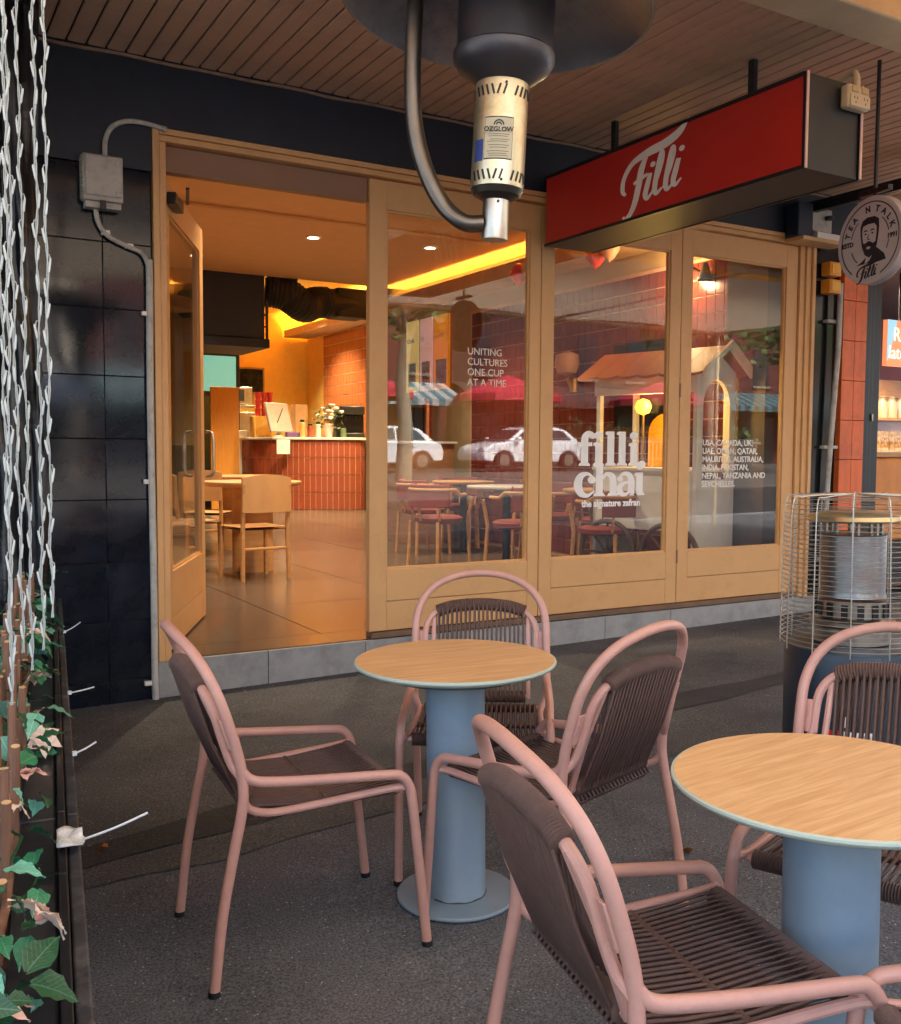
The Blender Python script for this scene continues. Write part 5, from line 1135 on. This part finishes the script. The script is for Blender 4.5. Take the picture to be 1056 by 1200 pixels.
umbrella(20.6, -20.5, 'red market umbrella mirrored in the first glass panel'); umbrella(14.3, -20.5, 'red market umbrella mirrored at the edge of the first glass panel'); umbrella(28.5, -20.8, 'red market umbrella mirrored behind the lettered panel')
def terrace(x0, x1, base, label, aw_col):
    t = thing('terrace_building', label, 'building', (0,0,0)); z = GY_((x0+x1)/2)-.6
    MB().box(x0,x1,-30,-24,z,z+7.6).build('wall', base, t); MB().box(x0-.1,x1+.1,-24.3,-23.9,z+7.4,z+7.9).build('parapet', M_cream, t)
    n = int((x1-x0)/2.4)
    for k in range(n):
        xc = x0+(k+.5)*(x1-x0)/n
        w = MB().box(xc-.5,xc+.5,-24.02,-23.96,z+4.4,z+6.2).build('window', mat('far_window', srgb(30,36,42), .3), t); MB().box(xc-.6,xc+.6,-24.0,-23.9,z+4.25,z+4.38).build('sill', mat('dull_sill', srgb(110,100,90), .7), w)
        MB().box(xc-.95,xc+.95,-24.02,-23.95,z+.3,z+2.9).build('shop_window', MATS['far_window'], t)
    for k in range(int((x1-x0)/.3)):
        a = x0+.3*k; mb = MB(); mb.v = [(a,-24.0,z+4.0),(a+.3,-24.0,z+4.0),(a+.3,-22.2,z+3.25),(a,-22.2,z+3.25),(a,-22.2,z+3.0),(a+.3,-22.2,z+3.0)]; mb.f = [(0,1,2,3),(3,2,5,4)]
        mb.build('awning_stripe', (mat('stripe_white', srgb(150,158,160), .7) if x0 == 6 else mat('stripe_dull', srgb(60,52,50), .7)) if k % 2 else aw_col, t, smooth=False)
M_brick = mat('dark_red_brick', srgb(84,38,34), .85, var=.25, scale=20)
terrace(6,20,M_brick,'red brick terrace with teal striped awning mirrored in the glass',mat('stripe_teal', srgb(50,110,120), .7)); terrace(20.2,34,mat('brown_brick', srgb(54,34,30), .85, var=.2, scale=20),'brown brick terrace mirrored in the far glass panels',mat('stripe_red', srgb(70,36,34), .7)); terrace(-14,5.8,mat('pale_render', srgb(196,186,170), .8),'pale rendered terrace across the road beyond the planter',mat('stripe_blue', srgb(70,100,140), .7)); terrace(34.2,52,M_brick,'red brick terrace farthest along the road',MATS['stripe_teal'])
def street_tree(x, y, label, seed):
    rnd = random.Random(seed); z = GY_(x); t = thing('street_tree', label, 'tree', (x,y,z), 0, 'plane trees across the road')
    MB().tube(spline([(0,0,-.2),(.05,.02,1.2),(-.04,.0,2.6),(.06,.05,4.0)],5), [.24-.005*i for i in range(16)], 12).build('trunk', mat('plane_bark', srgb(150,140,120), .8, var=.3, scale=6), t)
    lim = MB()
    for k in range(6): a = k*1.05; lim.tube(spline([(.05,.04,3.6+.1*k),(.7*cos(a),.7*sin(a),4.8),(1.6*cos(a),1.6*sin(a),6.0)],4), [.10-.007*i for i in range(9)], 7)
    lim.build('limbs', MATS['plane_bark'], t); mb = MB()
    for k in range(2200):
        a = rnd.uniform(0,2*pi); q = rnd.random()**.5*2.4; zz = 6.0+rnd.gauss(0,.9); c = Vector((q*cos(a), q*sin(a), zz)); u = Vector((rnd.gauss(0,1),rnd.gauss(0,1),rnd.gauss(0,1))).normalized()*.16; v = u.orthogonal().normalized()*.11
        n = len(mb.v); mb.v += [tuple(c-u),tuple(c+v),tuple(c+u),tuple(c-v)]; mb.f.append((n,n+1,n+2,n+3))
    mb.build('crown', mat('plane_leaf', srgb(84,112,60), .6, var=.35, scale=1.2), t, smooth=False)
street_tree(12.6,-13.6,'street tree with pale trunk mirrored at the left of the first glass panel',1); street_tree(24.2,-13.6,'street tree mirrored behind the filli chai lettering',2); street_tree(30,-13.6,'street tree mirrored behind the country list',3)
# white picket railing with planting
pr = thing('picket_railing', 'white picket railing mirrored behind the filli chai lettering', 'railing', (0,0,0)); zr = GY_(24)
for k in range(60): MB().box(20.5+.2*k,20.59+.2*k,-19.0,-18.96,zr,zr+1.15).build('picket', mat('grey_white_picket', srgb(120,120,118), .6), pr)
for z in (.25,.95): MB().box(20.4,32.6,-18.955,-18.92,zr+z,zr+z+.08).build('rail', MATS['grey_white_picket'], pr)
mb = MB(); rnd = random.Random(5)
for k in range(1500):
    c = Vector((20.5+12*rnd.random(), -19.3+rnd.gauss(0,.15), zr+1.25+rnd.gauss(0,.2))); u = Vector((rnd.gauss(0,1),rnd.gauss(0,1),rnd.gauss(0,1))).normalized()*.10; v = u.orthogonal().normalized()*.07
    n = len(mb.v); mb.v += [tuple(c-u),tuple(c+v),tuple(c+u),tuple(c-v)]; mb.f.append((n,n+1,n+2,n+3))
tag(mb.build('hedge', mat('hedge_leaf', srgb(70,100,56), .6, var=.35, scale=3), None, smooth=False), 'low green hedge behind the mirrored white railing', 'hedge')
